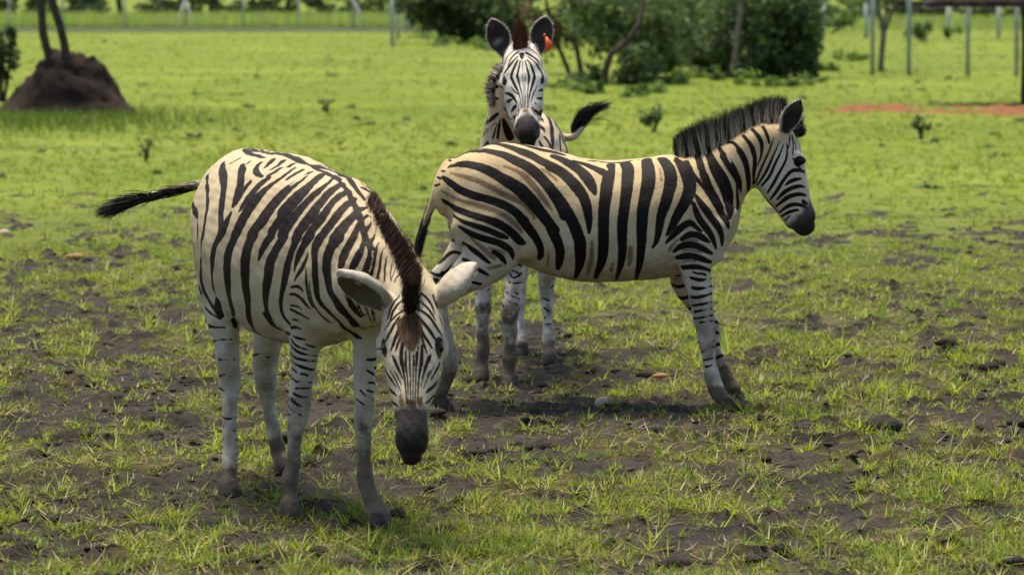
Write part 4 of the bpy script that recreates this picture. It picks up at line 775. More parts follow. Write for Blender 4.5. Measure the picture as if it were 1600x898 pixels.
A_DARK = [
 (290, 220, 5.985, 1, [
  (60,590,60, 90,660,74, 105,740,50, 112,820,36, 112,890,24), (200,330,40, 195,420,54, 205,500,60, 205,600,56, 190,700,50, 175,800,48, 165,890,48),
  (345,210,50, 340,290,90, 365,380,100, 355,470,90, 345,560,84, 330,680,80, 330,770,84, 335,850,90), (440,195,56, 490,160,60),
  (525,220,40, 520,290,100, 520,370,90, 500,450,88, 480,530,66, 452,602,34), (595,395,36, 540,470,50, 490,550,54, 452,610,24), (420,680,26, 390,750,56, 350,830,80),
  (775,350,36, 700,400,60, 640,470,66, 580,540,60, 530,610,46, 495,662,16), (1020,250,28, 940,310,40, 880,360,50, 820,400,62, 730,470,78, 650,560,86, 580,650,92, 530,740,96, 490,820,98, 460,890,98),
  (1090,268,40, 1030,310,36, 950,360,24), (1170,290,50, 1100,350,60, 1000,420,90, 930,480,108, 850,570,112, 770,660,112, 710,750,112, 650,830,110, 610,890,110),
  (1190,400,90, 1110,490,90, 1020,580,90, 930,680,90, 860,770,90, 800,850,86), (1190,520,50, 1110,610,60, 1040,700,70, 970,800,80, 920,880,84), (1190,690,100, 1110,780,96, 1040,870,86),
  (640,45,20, 780,88,44, 900,125,46, 1000,160,50, 1100,200,50, 1190,240,46), (540,70,46, 590,110,60, 660,140,50, 750,160,28), (610,190,22, 560,220,18),
  (700,205,26, 650,240,48, 650,310,60, 710,335,30), (810,175,50, 780,220,46, 735,255,18), (915,185,56, 880,230,40, 830,260,30, 785,275,14), (960,245,40, 1010,215,26), (770,330,24, 850,290,30, 900,250,24)]),
 (440, 230, 5.985, 1, [
  (0,60,40, 80,95,50, 180,140,56, 300,175,60, 420,195,56, 520,225,60, 600,275,70, 660,330,76, 700,390,62, 730,440,50, 785,490,34),
  (385,248,66, 330,300,80, 270,350,80, 200,400,84, 130,470,90, 60,540,90, 0,600,90), (280,228,40, 220,280,40, 160,330,30),
  (485,288,38, 440,330,40, 370,390,50, 310,440,60, 240,500,60, 170,580,66, 100,660,70, 40,740,80, 0,800,80), (565,338,46, 500,380,70, 430,440,76, 370,520,80, 300,600,86, 240,690,90, 180,770,90, 120,850,80),
  (625,418,36, 560,440,60, 500,490,70, 440,560,76, 390,640,80, 330,720,80, 270,800,80, 220,880,80), (685,488,46, 620,530,70, 560,590,80, 500,660,80, 450,740,80, 390,810,80, 340,880,84),
  (785,568,36, 720,590,60, 670,640,80, 610,710,90, 550,780,100, 490,860,108), 
  (740,330,14, 790,380,24, 830,420,20)]),
 (290, 360, 5.985, 1, [
  (45,110,14, 50,180,34, 75,240,26), (155,50,56, 140,180,50, 135,300,44, 140,420,40, 160,530,36, 200,620,30, 260,720,26, 325,805,16), (335,10,90, 300,80,78, 265,170,66, 250,280,64, 245,400,66, 250,500,66, 270,600,64, 300,690,54, 335,790,34),
  (480,20,92, 440,110,84, 405,200,84, 390,300,84, 385,400,90, 390,500,90, 405,600,80, 430,700,66, 450,790,50, 470,880,40), (640,30,110, 590,130,100, 565,230,96, 555,330,96, 555,430,96, 560,530,92, 575,640,86, 585,740,70, 600,850,54, 612,890,44),
  (810,30,90, 745,125,72, 702,210,50, 680,278,14), (930,50,90, 870,140,90, 815,240,100, 785,330,106, 770,430,100, 755,520,90, 745,620,72, 750,720,60, 780,800,58, 830,890,50), (1050,60,80, 1010,140,66, 975,250,70, 950,350,80, 930,450,70, 910,550,56, 890,640,46, 890,740,36, 920,810,34, 965,865,30),
  (1170,60,80, 1100,150,70, 1060,230,66, 1030,310,38, 1014,385,10), (120,520,20, 150,590,16), (40,310,14, 80,370,24, 100,420,20), (185,720,16, 240,775,22, 330,820,14)]),
 (430, 370, 5.985, 1, [
  (400,40,90, 368,110,76, 368,170,60, 370,260,56, 375,360,56, 380,460,56, 390,550,50, 430,630,44, 490,690,40, 550,740,36, 610,800,34, 660,860,32),
  (310,150,12, 290,230,38, 240,310,44, 200,370,28, 178,405,10), (290,300,12, 290,400,26, 300,500,24, 320,590,22, 352,655,14), (320,420,9, 330,520,14, 350,610,14, 400,700,19, 450,750,17, 520,802,8),
  (580,20,104, 520,90,92, 490,180,86, 480,280,80, 490,380,76, 510,480,80, 540,570,84, 590,650,76, 650,710,60, 710,770,54, 770,830,48), 
  (148,472,16, 210,440,30, 245,470,26, 256,512,8), (130,542,14, 190,530,34, 240,570,36, 280,620,32, 322,667,10), (145,635,14, 200,645,19, 252,672,10), (145,680,18, 210,710,26, 270,740,23, 322,767,8), (160,775,14, 222,782,14), (150,845,22, 200,845,22, 242,862,8)]),
 (530, 320, 7.483, 0, [
  (322,125,30, 250,180,50, 215,260,60, 175,370,80, 110,480,92, 50,600,94, 20,690,80), (378,140,8, 380,220,13, 360,255,26, 310,290,44, 295,370,46, 285,470,54, 240,580,84, 180,690,86, 150,750,60),
  (432,200,8, 432,290,13, 418,355,26, 385,405,44, 365,480,42, 358,580,46, 340,690,70, 280,800,72), (460,445,16, 430,510,34, 420,600,38, 410,700,44, 383,815,46), (517,505,14, 490,570,30, 478,660,36, 470,760,40, 450,850,42),
  (556,598,12, 535,680,28, 530,780,30, 525,890,28), (626,640,10, 605,720,20, 595,800,20, 605,895,14), (656,748,9, 630,810,18, 615,875,12), (696,798,10, 670,850,22, 650,895,14)]),
 (540, 440, 8.98, 0, [
  (20,170,56, 70,300,70, 130,400,60, 222,492,24), (150,270,22, 190,400,22, 262,482,20), (270,325,22, 310,440,22, 385,580,12), (370,360,38, 390,480,36, 442,612,16), (440,370,40, 470,480,50, 492,575,34)]),
 (310, 490, 5.985, 0, [
  (20,125,20, 90,115,32, 170,130,24, 240,130,8), (130,257,22, 220,242,21, 312,235,8), (188,427,16, 260,432,13, 342,430,8), (178,592,18, 242,572,7), (183,692,18, 242,712,8),
  (490,395,12, 530,392,15, 572,378,7), (640,400,7, 700,410,11, 762,400,7), (478,470,14, 510,470,8),
  (890,210,9, 940,228,17, 1002,242,8), (1010,290,8, 1082,312,10), (865,240,9, 910,290,19, 1002,332,10), (860,290,12, 920,350,19, 1000,375,19, 1102,387,10), (855,360,12, 920,420,21, 1000,435,21, 1092,447,12), (860,430,12, 930,490,21, 980,490,25, 1030,525,21, 1082,522,10),
  (865,500,12, 922,552,12), (955,555,14, 1017,577,12), (870,580,11, 905,622,8), (918,640,12, 980,622,19, 1052,642,12), (908,688,14, 970,705,21, 1042,692,10), (888,738,14, 940,775,21, 1012,782,10), (868,798,14, 930,850,17, 1000,880,11, 1062,850,10),
  (310,20,40, 335,80,36, 355,120,18), (470,20,60, 490,100,50, 530,170,40, 590,220,30, 680,250,22, 780,270,18), (640,20,60, 680,90,50, 740,140,40, 800,170,30, 850,190,26)]),
 (430, 500, 5.985, 0, [
  (128,728,12, 190,790,15, 260,820,12, 332,800,8), (108,798,12, 170,850,12, 242,882,10), (98,848,12, 142,892,10),
  (938,270,12, 992,270,15), (868,370,14, 920,365,22, 977,370,22), (933,440,18, 962,435,14), (868,468,10, 910,495,19, 942,522,10), (878,578,12, 942,602,14), (868,648,12, 937,682,14), (798,658,9, 850,720,17, 922,747,12), (758,728,9, 822,792,10),
  (590,10,34, 640,70,36, 710,120,34, 770,160,28, 812,167,10), (700,10,40, 760,70,44, 820,105,40, 870,90,28, 912,58,8)]),
 (520, 390, 4.987, 0, [
  (520,355,11, 470,420,17, 440,490,18, 430,542,12), (555,385,14, 500,430,20, 460,500,20, 445,562,12), (590,455,18, 520,490,14, 450,560,14, 400,632,11), (520,520,14, 470,600,22, 430,680,22, 400,732,12), (540,570,20, 510,640,28, 480,710,24, 455,782,14),
  (525,690,16, 500,750,18, 485,802,8), (545,730,22, 530,800,28, 530,860,26, 540,898,22), (570,790,14, 565,850,16, 565,900,16), (600,800,12, 600,900,14), (630,820,12, 632,900,14), (665,760,12, 660,830,16, 655,900,16), (695,740,18, 695,820,22, 692,900,22),
  (670,560,28, 690,640,24, 730,700,24, 772,762,14), (640,500,18, 700,560,22, 760,640,26, 812,712,16), (650,455,14, 730,500,20, 780,560,20, 830,640,16, 852,672,8), (670,400,14, 740,450,20, 775,510,20, 802,552,8), (690,340,16, 750,390,20, 780,450,18, 792,502,11), (790,360,26, 820,400,28, 815,452,12),
  (830,520,12, 850,580,12, 860,622,8), (690,660,16, 710,740,20, 732,802,10), (767,818,16, 745,872,22), (468,828,16, 492,882,22), (600,495,60, 612,540,30), (590,420,40, 600,450,60),
  (398,760,100, 412,795,80), (840,750,100, 826,785,80)]),
 (540, 550, 4.99, 0, [
  (365,28,12, 390,90,23, 420,150,19, 442,202,8), (430,0,26, 440,80,24, 455,180,18, 470,300,14, 475,400,11), (468,0,14, 470,100,16, 482,200,14, 490,400,11), (500,0,14, 503,150,14, 507,400,11), (527,20,11, 525,150,12, 525,400,11), (553,0,14, 550,120,14, 545,250,12, 542,400,11), (595,0,26, 590,80,24, 575,180,18, 565,280,14, 560,390,11),
  (652,38,24, 625,110,23, 605,180,15, 590,262,8), (308,128,24, 340,180,21, 370,240,17, 397,272,8), (343,138,8, 380,190,15, 410,260,11, 432,302,7), (378,148,7, 410,200,13, 432,252,7), (328,278,22, 370,310,25, 402,342,9), (343,383,22, 380,400,23, 412,427,10),
  (732,93,32, 700,140,21, 665,212,12), (692,108,9, 655,170,13, 625,230,10, 610,282,7), (662,138,7, 630,192,10), (732,223,28, 680,265,29, 628,312,16), (702,333,22, 660,365,25, 623,397,13), (638,460,12, 667,455,10)]),
]
A_DARK.append((300, 480, 2.426, 0, [(118,416,4, 140,421,6, 165,417,4), (118,448,4, 145,458,6, 162,470,4), (117,498,4, 140,506,6, 168,503,4), (114,528,5, 140,534,7, 170,528,5), (112,552,5, 140,560,8, 172,552,5), (112,576,4, 140,582,6, 165,578,4), (280,470,3, 305,476,5, 330,470,3), (288,510,3, 310,520,6, 345,512,3), (290,535,3, 320,545,6, 352,536,3)]))
A_LIGHT = [(290, 220, 5.985, 1, [(1135,318,20, 1060,370,26, 985,415,12), (1075,262,14, 1050,280,12)])]
A_BROWN = [(520, 390, 4.987, 0, [(600,525,110, 605,600,140, 605,690,130, 612,770,60)]), (540, 550, 4.99, 0, [(425,350,30, 440,400,50), (590,350,30, 580,400,50), (505,400,70, 515,410,70)])]
C_BROWN = [(740, 120, 7.48, 0, [(525,400,34, 515,460,30), (690,375,34, 715,440,30), (600,395,50, 610,400,50)])]
class Hide:
    """the skin of one animal with its markings"""
    def __init__(s, tubes, h, lat, O, nomirror=(), wf=1.08, nf=.93):
        s.nomirror = nomirror; s.wf = wf; s.nf = nf
        V, Q = skin(tubes, h); pt = part_of(tubes, V); hd = np.array([t.name == 'head' for t in tubes])[pt]
        s.V, s.Q, s.sizes = refine(V, Q, hd[Q].all(1)); s.N = poly_normals(s.V, s.Q, s.sizes)
        f = sum(np.sin(s.V @ RNG.normal(size=3) * w + RNG.random() * 6) * a for w, a in ((22, .0016), (27, .0016), (33, .0013), (40, .001), (48, .001), (60, .0008), (75, .0006)))
        s.V = s.V + s.N * (f * .85)[:, None]; s.N = poly_normals(s.V, s.Q, s.sizes)
        s.names = [t.name for t in tubes]; s.part = part_of(tubes, s.V)
        s.pname = np.array(s.names)[s.part]
        s.L = unit(lat); s.O = O
        view = unit(np.array([0, 0, CAM_H]) - s.V); s.facing = np.sum(view * s.N, 1)
        s.px = project(s.V)
        vis = np.where((s.facing > .08) & ~np.char.startswith(s.pname.astype(str), 'ear'))[0]
        s.kd = kdtree.KDTree(len(vis))
        for i in vis: s.kd.insert((s.px[i, 0], s.px[i, 1], 0), int(i))
        s.kd.balance(); s.kd3 = None
        s.sc = F_PX / s.px[:, 2].mean()
    def snap(s, x, y, r=3.5):
        c = s.kd.find_range((x, y, 0), r)
        if not c: return s.kd.find((x, y, 0))[1]
        dm = min(s.px[i, 2] for _, i, _ in c)
        return min((q for q in c if s.px[q[1], 2] < dm + .05), key=lambda q: q[2])[1]
    def nearest(s, p):
        if s.kd3 is None:
            s.kd3 = kdtree.KDTree(len(s.V))
            for i, v in enumerate(s.V): s.kd3.insert(v, i)
            s.kd3.balance()
        _, i, d = s.kd3.find(p); return i, d
    def field(s, sets, soft=None):
        """signed depth inside the drawn stripes, metres (positive inside)"""
        S = np.full(len(s.V), -.06)
        for x0, y0, k, mir, stripes in sets:
            for st in stripes:
                a = np.array(st, float).reshape(-1, 3); a = np.stack([x0 + a[:, 0] / k, y0 + a[:, 1] / k, a[:, 2] / k], 1)
                ln = np.sum(np.linalg.norm(np.diff(a[:, :2], axis=0), axis=1)); n = max(3, int(ln / 4))
                c = catmull(a, n)
                idx = [s.snap(q[0], q[1]) for q in c]
                P, Nn = s.V[idx], s.N[idx]
                if n > 4:                                           # iron out the jumps of the snapping
                    
                    for _ in range(5): Pm = P.copy(); Pm[1:-1] = (P[:-2] + P[1:-1] * 2 + P[2:]) / 4; P = Pm
                    for _ in range(3): Nm = Nn.copy(); Nm[1:-1] = Nn[:-2] + Nn[1:-1] + Nn[2:]; Nn = unit(Nm)
                t = unit(np.gradient(P, axis=0)); b = unit(np.cross(Nn, t))
                pr = project(P); cf = np.linalg.norm((project(P + b * .01) - pr)[:, :2], axis=1) / (.01 * F_PX / pr[:, 2])
                hw = np.maximum(c[:, 2], 1.0) * .5 / (F_PX / pr[:, 2]) / np.clip(cf, .6, 1)
                hd = np.array([s.pname[i] == 'head' for i in idx]); lg = np.array(['leg' in s.pname[i] for i in idx])
                nk = np.array([s.pname[i] == 'neck' for i in idx])
                hw = np.where(hd, hw * np.where(hw < .0042, .86, 1.08) + .0004, np.where(lg, hw * 1.2 + .0016, np.where(nk, hw * s.nf + .0006, hw * s.wf + .0015)))
                s.lay(S, P, Nn, hw)
                if mir:
                    keep = np.array([s.pname[i] not in s.nomirror for i in idx])
                    if keep.sum() < 3: continue
                    P, Nn, hw = P[keep], Nn[keep], hw[keep]
                    d = (P - s.O) @ s.L; M = P - 2 * d[:, None] * s.L; ids = [s.nearest(p) for p in M]
                    ok = np.array([q[1] < .07 and s.facing[q[0]] < .12 for q in ids]); j = np.array([q[0] for q in ids])
                    cuts = np.where(np.diff(ok.astype(int)))[0] + 1
                    for run in np.split(np.arange(len(ok)), cuts):
                        if ok[run[0]] and len(run) > 2: s.lay(S, s.V[j[run]], s.N[j[run]], hw[run])
        return S
    def lay(s, S, P, Nn, hw):
        m = np.where(np.all((s.V > P.min(0) - hw.max() - .05) & (s.V < P.max(0) + hw.max() + .05), 1))[0]
        if not len(m): return
        V, N = s.V[m], s.N[m]; best = np.full(len(m), -.06)
        for i in range(len(P) - 1):
            AB = P[i + 1] - P[i]; q = V - P[i]; t = np.clip((q @ AB) / (AB @ AB + 1e-12), 0, 1)
            d = hw[i] + t * (hw[i + 1] - hw[i]) - np.linalg.norm(q - t[:, None] * AB, axis=1)
            best = np.maximum(best, np.where(N @ Nn[i] > -.35, d, -.06))
        S[m] = np.maximum(S[m], best)

def coat_material(name, tan, white, dark, brown, ear=(.018, .016, .014)):
    m, nt, b = mat_new(name, .7, .10); N = NT(nt)
    tc = N.n('ShaderNodeTexCoord').outputs['Object']
    fine = N.noise(tc, 260, 3, .7); mid = N.noise(tc, 60, 3); big = N.noise(tc, 9, 3)
    jit = N.math('MULTIPLY', N.math('SUBTRACT', N.math('ADD', N.math('MULTIPLY', fine, .6), N.math('MULTIPLY', mid, .4)), .5), N.math('MULTIPLY', N.attr('fuzz').outputs['Fac'], .013))
    S = N.math('ADD', N.attr('stripe').outputs['Fac'], jit)
    SB = N.math('ADD', N.attr('shadow_stripe').outputs['Fac'], N.math('MULTIPLY', jit, 2.0))
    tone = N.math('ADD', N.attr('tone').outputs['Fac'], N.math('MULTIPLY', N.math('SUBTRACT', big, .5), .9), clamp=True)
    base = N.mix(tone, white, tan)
    base = N.mix(N.ramp(SB, -.005, .007), base, brown)
    base = N.mix(N.math('MULTIPLY', N.ramp(mid, .45, .75), .25), base, (tan[0] * .75, tan[1] * .7, tan[2] * .62))
    dk = N.mix(N.ramp(mid, .3, .8), dark, (dark[0] * 1.8 + .002, dark[1] * 1.5 + .001, dark[2] * 1.3))
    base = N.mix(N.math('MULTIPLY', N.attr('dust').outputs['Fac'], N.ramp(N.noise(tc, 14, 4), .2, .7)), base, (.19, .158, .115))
    c = N.mix(N.ramp(S, -.0016, .0016), base, dk)
    c = N.mix(N.math('MULTIPLY', N.attr('ear_inside').outputs['Fac'], N.math('ADD', .86, N.math('MULTIPLY', big, .25), clamp=True)), c, ear)
    muz = N.math('ADD', N.attr('muzzle').outputs['Fac'], N.math('MULTIPLY', N.math('SUBTRACT', mid, .5), .03))
    c = N.mix(N.ramp(muz, -.014, .016), c, N.mix(N.ramp(muz, .0, .10), (.060, .050, .043), (.010, .009, .008)))
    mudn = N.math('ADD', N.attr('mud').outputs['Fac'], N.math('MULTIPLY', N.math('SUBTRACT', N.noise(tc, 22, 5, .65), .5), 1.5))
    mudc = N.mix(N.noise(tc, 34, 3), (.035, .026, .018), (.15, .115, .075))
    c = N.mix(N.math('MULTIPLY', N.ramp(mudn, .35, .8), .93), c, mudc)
    c = N.mix(N.math('MULTIPLY', N.math('SUBTRACT', fine, .38, clamp=True), .30), c, N.mix(N.ramp(S, -.002, .002), (.12, .095, .06), (.012, .009, .007)))
    N.l(c, b.inputs['Base Color'])
    N.l(N.math('ADD', N.math('MULTIPLY', N.ramp(muz, -.006, .008), -.14), .62), b.inputs['Roughness'])
    N.bump(N.math('ADD', fine, N.math('MULTIPLY', mid, 1.5)), .5, .004, b)
    return m
def hair_mesh(name, root, tip, bend, w, croot, ctip, mat, parent, facing=None, seg=3, tip0=.55):
    """single hairs and locks as tapering ribbons"""
    n = len(root); f = np.linspace(0, 1, seg + 1)
    D = tip - root; side = np.cross(D, RNG.normal(size=(n, 3))) if facing is None else np.cross(D, facing) + .5 * np.cross(D, RNG.normal(size=(n, 3)))
    side = unit(side)
    V = np.zeros((n, seg + 1, 2, 3)); Cc = np.zeros((n, seg + 1, 2, 4)); Cc[..., 3] = 1
    for k, t in enumerate(f):
        p = root + D * t + bend * (4 * t * (1 - t))[..., None] if np.ndim(t) else root + D * t + bend * (4 * t * (1 - t))
        ww = (w * (1 - t) ** .7 + .0003)[:, None]
        V[:, k, 0] = p - side * ww; V[:, k, 1] = p + side * ww
        tt = np.clip((t - tip0) / .3, 0, 1)
        Cc[:, k, :, :3] = (croot + (ctip - croot) * tt)[:, None, :]
    base = np.arange(n)[:, None] * (seg + 1) * 2 + np.arange(seg)[None] * 2
    F = np.stack([base, base + 1, base + 3, base + 2], -1).reshape(-1, 4)
    o = mesh_np(name, V.reshape(-1, 3), F, mat, parent); attr(o, 'hair_color', Cc.reshape(-1, 4), 'FLOAT_COLOR'); return o
def hair_material():
    m, nt, b = mat_new('hair', .55, .3); N = NT(nt); N.l(N.attr('hair_color').outputs['Color'], b.inputs['Base Color']); return m
HAIR = hair_material()
MUDDY_HOOF = simple_mat('muddy_hoof', (.018, .014, .011), (.06, .045, .03), 40, .75, .6, .006)
EYE, _, _b = mat_new('eye', .12, .3); _b.inputs['Base Color'].default_value = (.006, .004, .003, 1)

def hoof(parent, c, fwd, r, hgt):
    """horny hoof: flat sole on the ground, flared toe, narrower coronet"""
    fwd = unit(np.array([fwd[0], fwd[1], 0])); sd = np.array([-fwd[1], fwd[0], 0]); rings = []
    for z, k, sh in ((-.012, 1.08, .012), (0.004, 1.1, .012), (hgt * .5, .98, .0), (hgt * .9, .86, -.012), (hgt * 1.05, .6, -.016)):
        a = np.linspace(0, 2 * np.pi, 18, endpoint=False)
        rad = r * k * (1 + .16 * np.cos(a)) ; rings.append(np.array([c[0], c[1], z]) + np.outer(np.cos(a) * rad + sh, fwd) + np.outer(np.sin(a) * rad * .86, sd))
    V, F = ribs(rings); n = len(V); V = np.vstack([V, V[:18].mean(0), V[-18:].mean(0)]); sizes = [4] * len(F); fl = [i for f in F for i in f]
    for i in range(18):
        fl += [n, (i + 1) % 18, i]; sizes.append(3); fl += [n + 1, n - 18 + i, n - 18 + (i + 1) % 18]; sizes.append(3)
    return mesh_np('hoof', V, fl, MUDDY_HOOF, parent, True, sizes)
def eyeball(parent, c, r):
    u = np.linspace(0, np.pi, 13)[1:-1]; a = np.linspace(0, 2 * np.pi, 20, endpoint=False)
    rings = [np.stack([c[0] + r * np.sin(t) * np.cos(a), c[1] + r * np.sin(t) * np.sin(a), np.full(20, c[2] + r * np.cos(t))], 1) for t in u[::-1]]
    V, F = ribs(rings); n = len(V); V = np.vstack([V, [c[0], c[1], c[2] - r], [c[0], c[1], c[2] + r]]); sizes = [4] * len(F); fl = [i for f in F for i in f]
    for i in range(20):
        fl += [n, (i + 1) % 20, i]; sizes.append(3); fl += [n + 1, n - 20 + i, n - 20 + (i + 1) % 20]; sizes.append(3)
    return mesh_np('eye', V, fl, EYE, parent, True, sizes)

def zebra(tubes, lat, O, label, dark, light, brown, muzzle, eyes, mane, tuft, coat, fwd, h=.0062, autos=(), eye_r=.021, nomirror=(), arch=0.0, extra=0.0, dirt={}, wf=1.08, nf=.93):
    H = Hide(tubes, h, lat, O, nomirror, wf, nf); V, N = H.V, H.N
    root = empty('zebra', (O[0], O[1], 0)); tag(root, label, 'zebra', 'zebras standing on the muddy grass')
    S = H.field(dark)
    if light: S = np.minimum(S, -H.field(light))
    SB = H.field(brown)
    isleg = np.char.find(H.pname.astype(str), 'leg') >= 0
    isear = np.char.startswith(H.pname.astype(str), 'ear')
    for p in autos:                                                  # limbs and flanks the photo does not show: plain bands
        m = (H.pname == p); z = V[m, 2]
        ph = z / .052 + .5 * np.sin(V[m, 0] * 30 + z * 9) ; S[m] = np.maximum(S[m], (np.sin(ph * 2 * np.pi) - .55) * .009)
    tt_ = tubes[0]; m = np.where((H.pname == 'torso') & (N[:, 2] > .55))[0]                       # dark line along the spine
    ci_ = np.argmin(((V[m][:, None, :2] - tt_.C[None, :, :2]) ** 2).sum(2), 1); S[m] = np.maximum(S[m], .011 - np.abs((V[m] - tt_.C[ci_]) @ H.L))
    if extra:                                                        # the flank behind the others carries the same upright bands
        m = np.isin(H.pname, ('torso', 'neck')) & (S < -.03); u = (V[m] - O) @ unit(np.array([fwd[0], fwd[1], 0]))
        S[m] = np.maximum(S[m], np.where(S[m] < -.036, (np.sin(2 * np.pi * (u / extra + .25 * np.sin(V[m, 2] * 7))) - .1) * .016, -.05))
    inside = np.zeros(len(V)); ear_dark = np.full(len(V), -.05)
    for t in tubes:
        if t.cut is None: continue
        m = H.pname == t.name
        inside[m] = sstep(.012, .002, np.abs(t.cut.d(V[m]))) * sstep(-.1, .25, N[m] @ t.face)
        T = unit(t.C[-1] - t.C[0]); f = ((V[m] - t.C[0]) @ T) / np.linalg.norm(t.C[-1] - t.C[0])
        S[m] = -.05
    rim = np.where((inside > .04) & (inside < .6))[0]
    if len(rim):
        k = RNG.choice(rim, 1500); rr0 = V[k]; dirn = unit(N[k] + RNG.normal(size=(len(k), 3)) * .35); tips = rr0 + dirn * RNG.uniform(.003, .010, (len(k), 1)) + np.array([0, 0, .002])
        ec = np.tile((.62, .57, .47), (len(k), 1)) * RNG.uniform(.6, 1.1, (len(k), 1)); hair_mesh('ear_hair', rr0 - N[k] * .002, tips, np.zeros((len(k), 3)), np.full(len(k), .0004), ec, ec, HAIR, root)
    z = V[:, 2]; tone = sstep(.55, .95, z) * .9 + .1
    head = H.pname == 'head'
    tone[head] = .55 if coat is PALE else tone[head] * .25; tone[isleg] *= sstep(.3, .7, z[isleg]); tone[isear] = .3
    (m0, m1, msign) = muzzle
    A, Bp = at(*m0), at(*m1); ax = unit(Bp - A); nrm = unit(np.cross(ax, np.cross(ax, np.array([0, 0, 1.])) if abs(ax[2]) < .3 else H.L)) if msign is None else unit(np.array(msign, float))
    ctr = (A + Bp) / 2; lt_ = unit(Bp - A) if arch else H.L; mz = np.where(head, (V - ctr) @ nrm - arch * ((V - ctr) @ lt_) ** 2 / .06, -.05)
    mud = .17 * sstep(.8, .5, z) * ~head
    for p in set(H.names):
        if 'leg' not in p: continue
        top, knee, amt = dirt.get(p, (.30, .0, 1.0)); m = H.pname == p
        mud[m] += amt * sstep(top, top * .25, z[m]) * 1.05 + knee * np.exp(-((z[m] - .33) / .05) ** 2) + .35 * sstep(.12, .04, z[m])
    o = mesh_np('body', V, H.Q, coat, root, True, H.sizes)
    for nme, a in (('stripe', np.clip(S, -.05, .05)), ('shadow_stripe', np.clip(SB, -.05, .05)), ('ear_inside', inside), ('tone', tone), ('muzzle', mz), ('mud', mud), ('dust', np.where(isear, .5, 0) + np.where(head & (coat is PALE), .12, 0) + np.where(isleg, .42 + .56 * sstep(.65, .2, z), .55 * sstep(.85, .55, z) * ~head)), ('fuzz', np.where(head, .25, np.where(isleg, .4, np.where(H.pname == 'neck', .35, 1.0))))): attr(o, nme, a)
    for e in eyes:
        i = H.snap(*e[:2], 3); eyeball(root, V[i] - N[i] * eye_r * .72, eye_r)
        if len(e) > 2:                                               # its twin on the far side of the head
            p = V[i] - 2 * ((V[i] - O) @ H.L) * H.L; j, _ = H.nearest(p); eyeball(root, V[j] - N[j] * eye_r * .72, eye_r)
    for t in tubes:
        if 'leg' in t.name: hoof(root, t.C[-1], fwd, t.R[-1].mean() * 1.12, .055)
    # mane: locks rooted on the crest, coloured like the stripe they grow from
    for (name, pts, n, jit, w, tipcol, snapit, *bars) in mane:
        a = np.array([[*at(*p[:3]), *at(*p[3:6])] for p in pts]); t = RNG.random(n)
        D = catmull(a, 200); q = D[(t * 199).astype(int)]; r, tp = q[:, :3].copy(), q[:, 3:].copy()
        if snapit:
            for k in range(200):
                pr = project(D[k, :3]); i = H.snap(pr[0], pr[1], 4); sh = V[i] - D[k, :3]
                D[k, :3] += sh; D[k, 3:] += sh * .8
            q = D[(t * 199).astype(int)]; r, tp = q[:, :3].copy(), q[:, 3:].copy()
        pd = project(D[:, :3]); darkroot = np.array([S[H.snap(x, y + 13, 4)] > -.001 for x, y in pd[:, :2]])[(t * 199).astype(int)]
        if bars: rx_ = pd[(t * 199).astype(int), 0]; darkroot = np.min(np.abs(rx_[:, None] - np.array(bars[0])[None]), 1) > RNG.uniform(3.4, 5.4, n)
        ln = np.linalg.norm(tp - r, axis=1)[:, None]
        off = RNG.normal(size=(n, 1)) * jit * H.L; r += off + RNG.normal(size=(n, 3)) * .0035; tp += off * .5 + RNG.normal(size=(n, 3)) * .07 * ln
        tp = r + (tp - r) * RNG.uniform(.65, 1.06, (n, 1))
        cr = np.zeros((n, 3)); dk = np.array([.012, .009, .008])
        for k in range(n):
            cr[k] = np.array(tipcol) * RNG.uniform(.5, 1.6) if name == 'forelock' or coat is PALE else (dk * RNG.uniform(.6, 3.0) if darkroot[k] != (RNG.random() < .08) else ((.42, .34, .25) if coat is WHITE else (.50, .42, .30)))
        ct = np.array(tipcol) * RNG.uniform(.5, 1.3, (n, 1))
        hair_mesh(name, r, tp, RNG.normal(size=(n, 3)) * .006, w * RNG.uniform(.6, 1.2, n), cr, ct, HAIR, root)
    # tail tuft: long hairs leaving the dock
    rr, tt, cc, c2 = [], [], [], []
    bb = []
    for (p0, p1, q0, q1, n, sp, col, *bd) in tuft:
        n = int(n * 1.5); bb.append(np.tile(bd[0] if bd else (0, 0, 0), (n, 1)) * RNG.uniform(.5, 1.3, (n, 1)))
        f = RNG.random((n, 1)); a0, a1, b0, b1 = at(*p0), at(*p1), at(*q0), at(*q1)
        r = a0 + (a1 - a0) * f + RNG.normal(size=(n, 3)) * .004; g = np.clip(f + RNG.normal(size=(n, 1)) * .25, 0, 1)
        rr.append(r); tt.append(b0 + (b1 - b0) * g + RNG.normal(size=(n, 3)) * sp); c = np.array(col) * RNG.uniform(.5, 1.6, (n, 1)); cc.append(c); c2.append(c * .8)
    hair_mesh('tail_tuft', np.vstack(rr), np.vstack(tt), np.vstack(bb) + RNG.normal(size=(len(np.vstack(rr)), 3)) * .006, RNG.uniform(.0007, .0018, len(np.vstack(rr))), np.vstack(cc), np.vstack(c2), HAIR, root)
    return root, H

WARM = coat_material('cream_coat', (.54, .40, .21), (.60, .55, .44), (.007, .006, .005), (.17, .105, .055))
PALE = coat_material('pale_coat', (.50, .40, .24), (.54, .50, .41), (.012, .009, .008), (.15, .075, .028), (.10, .088, .070))
WHITE = coat_material('white_coat', (.56, .45, .29), (.68, .66, .59), (.008, .006, .005), (.20, .12, .06))
BR = (.05, .022, .012); BK = (.012, .009, .008)

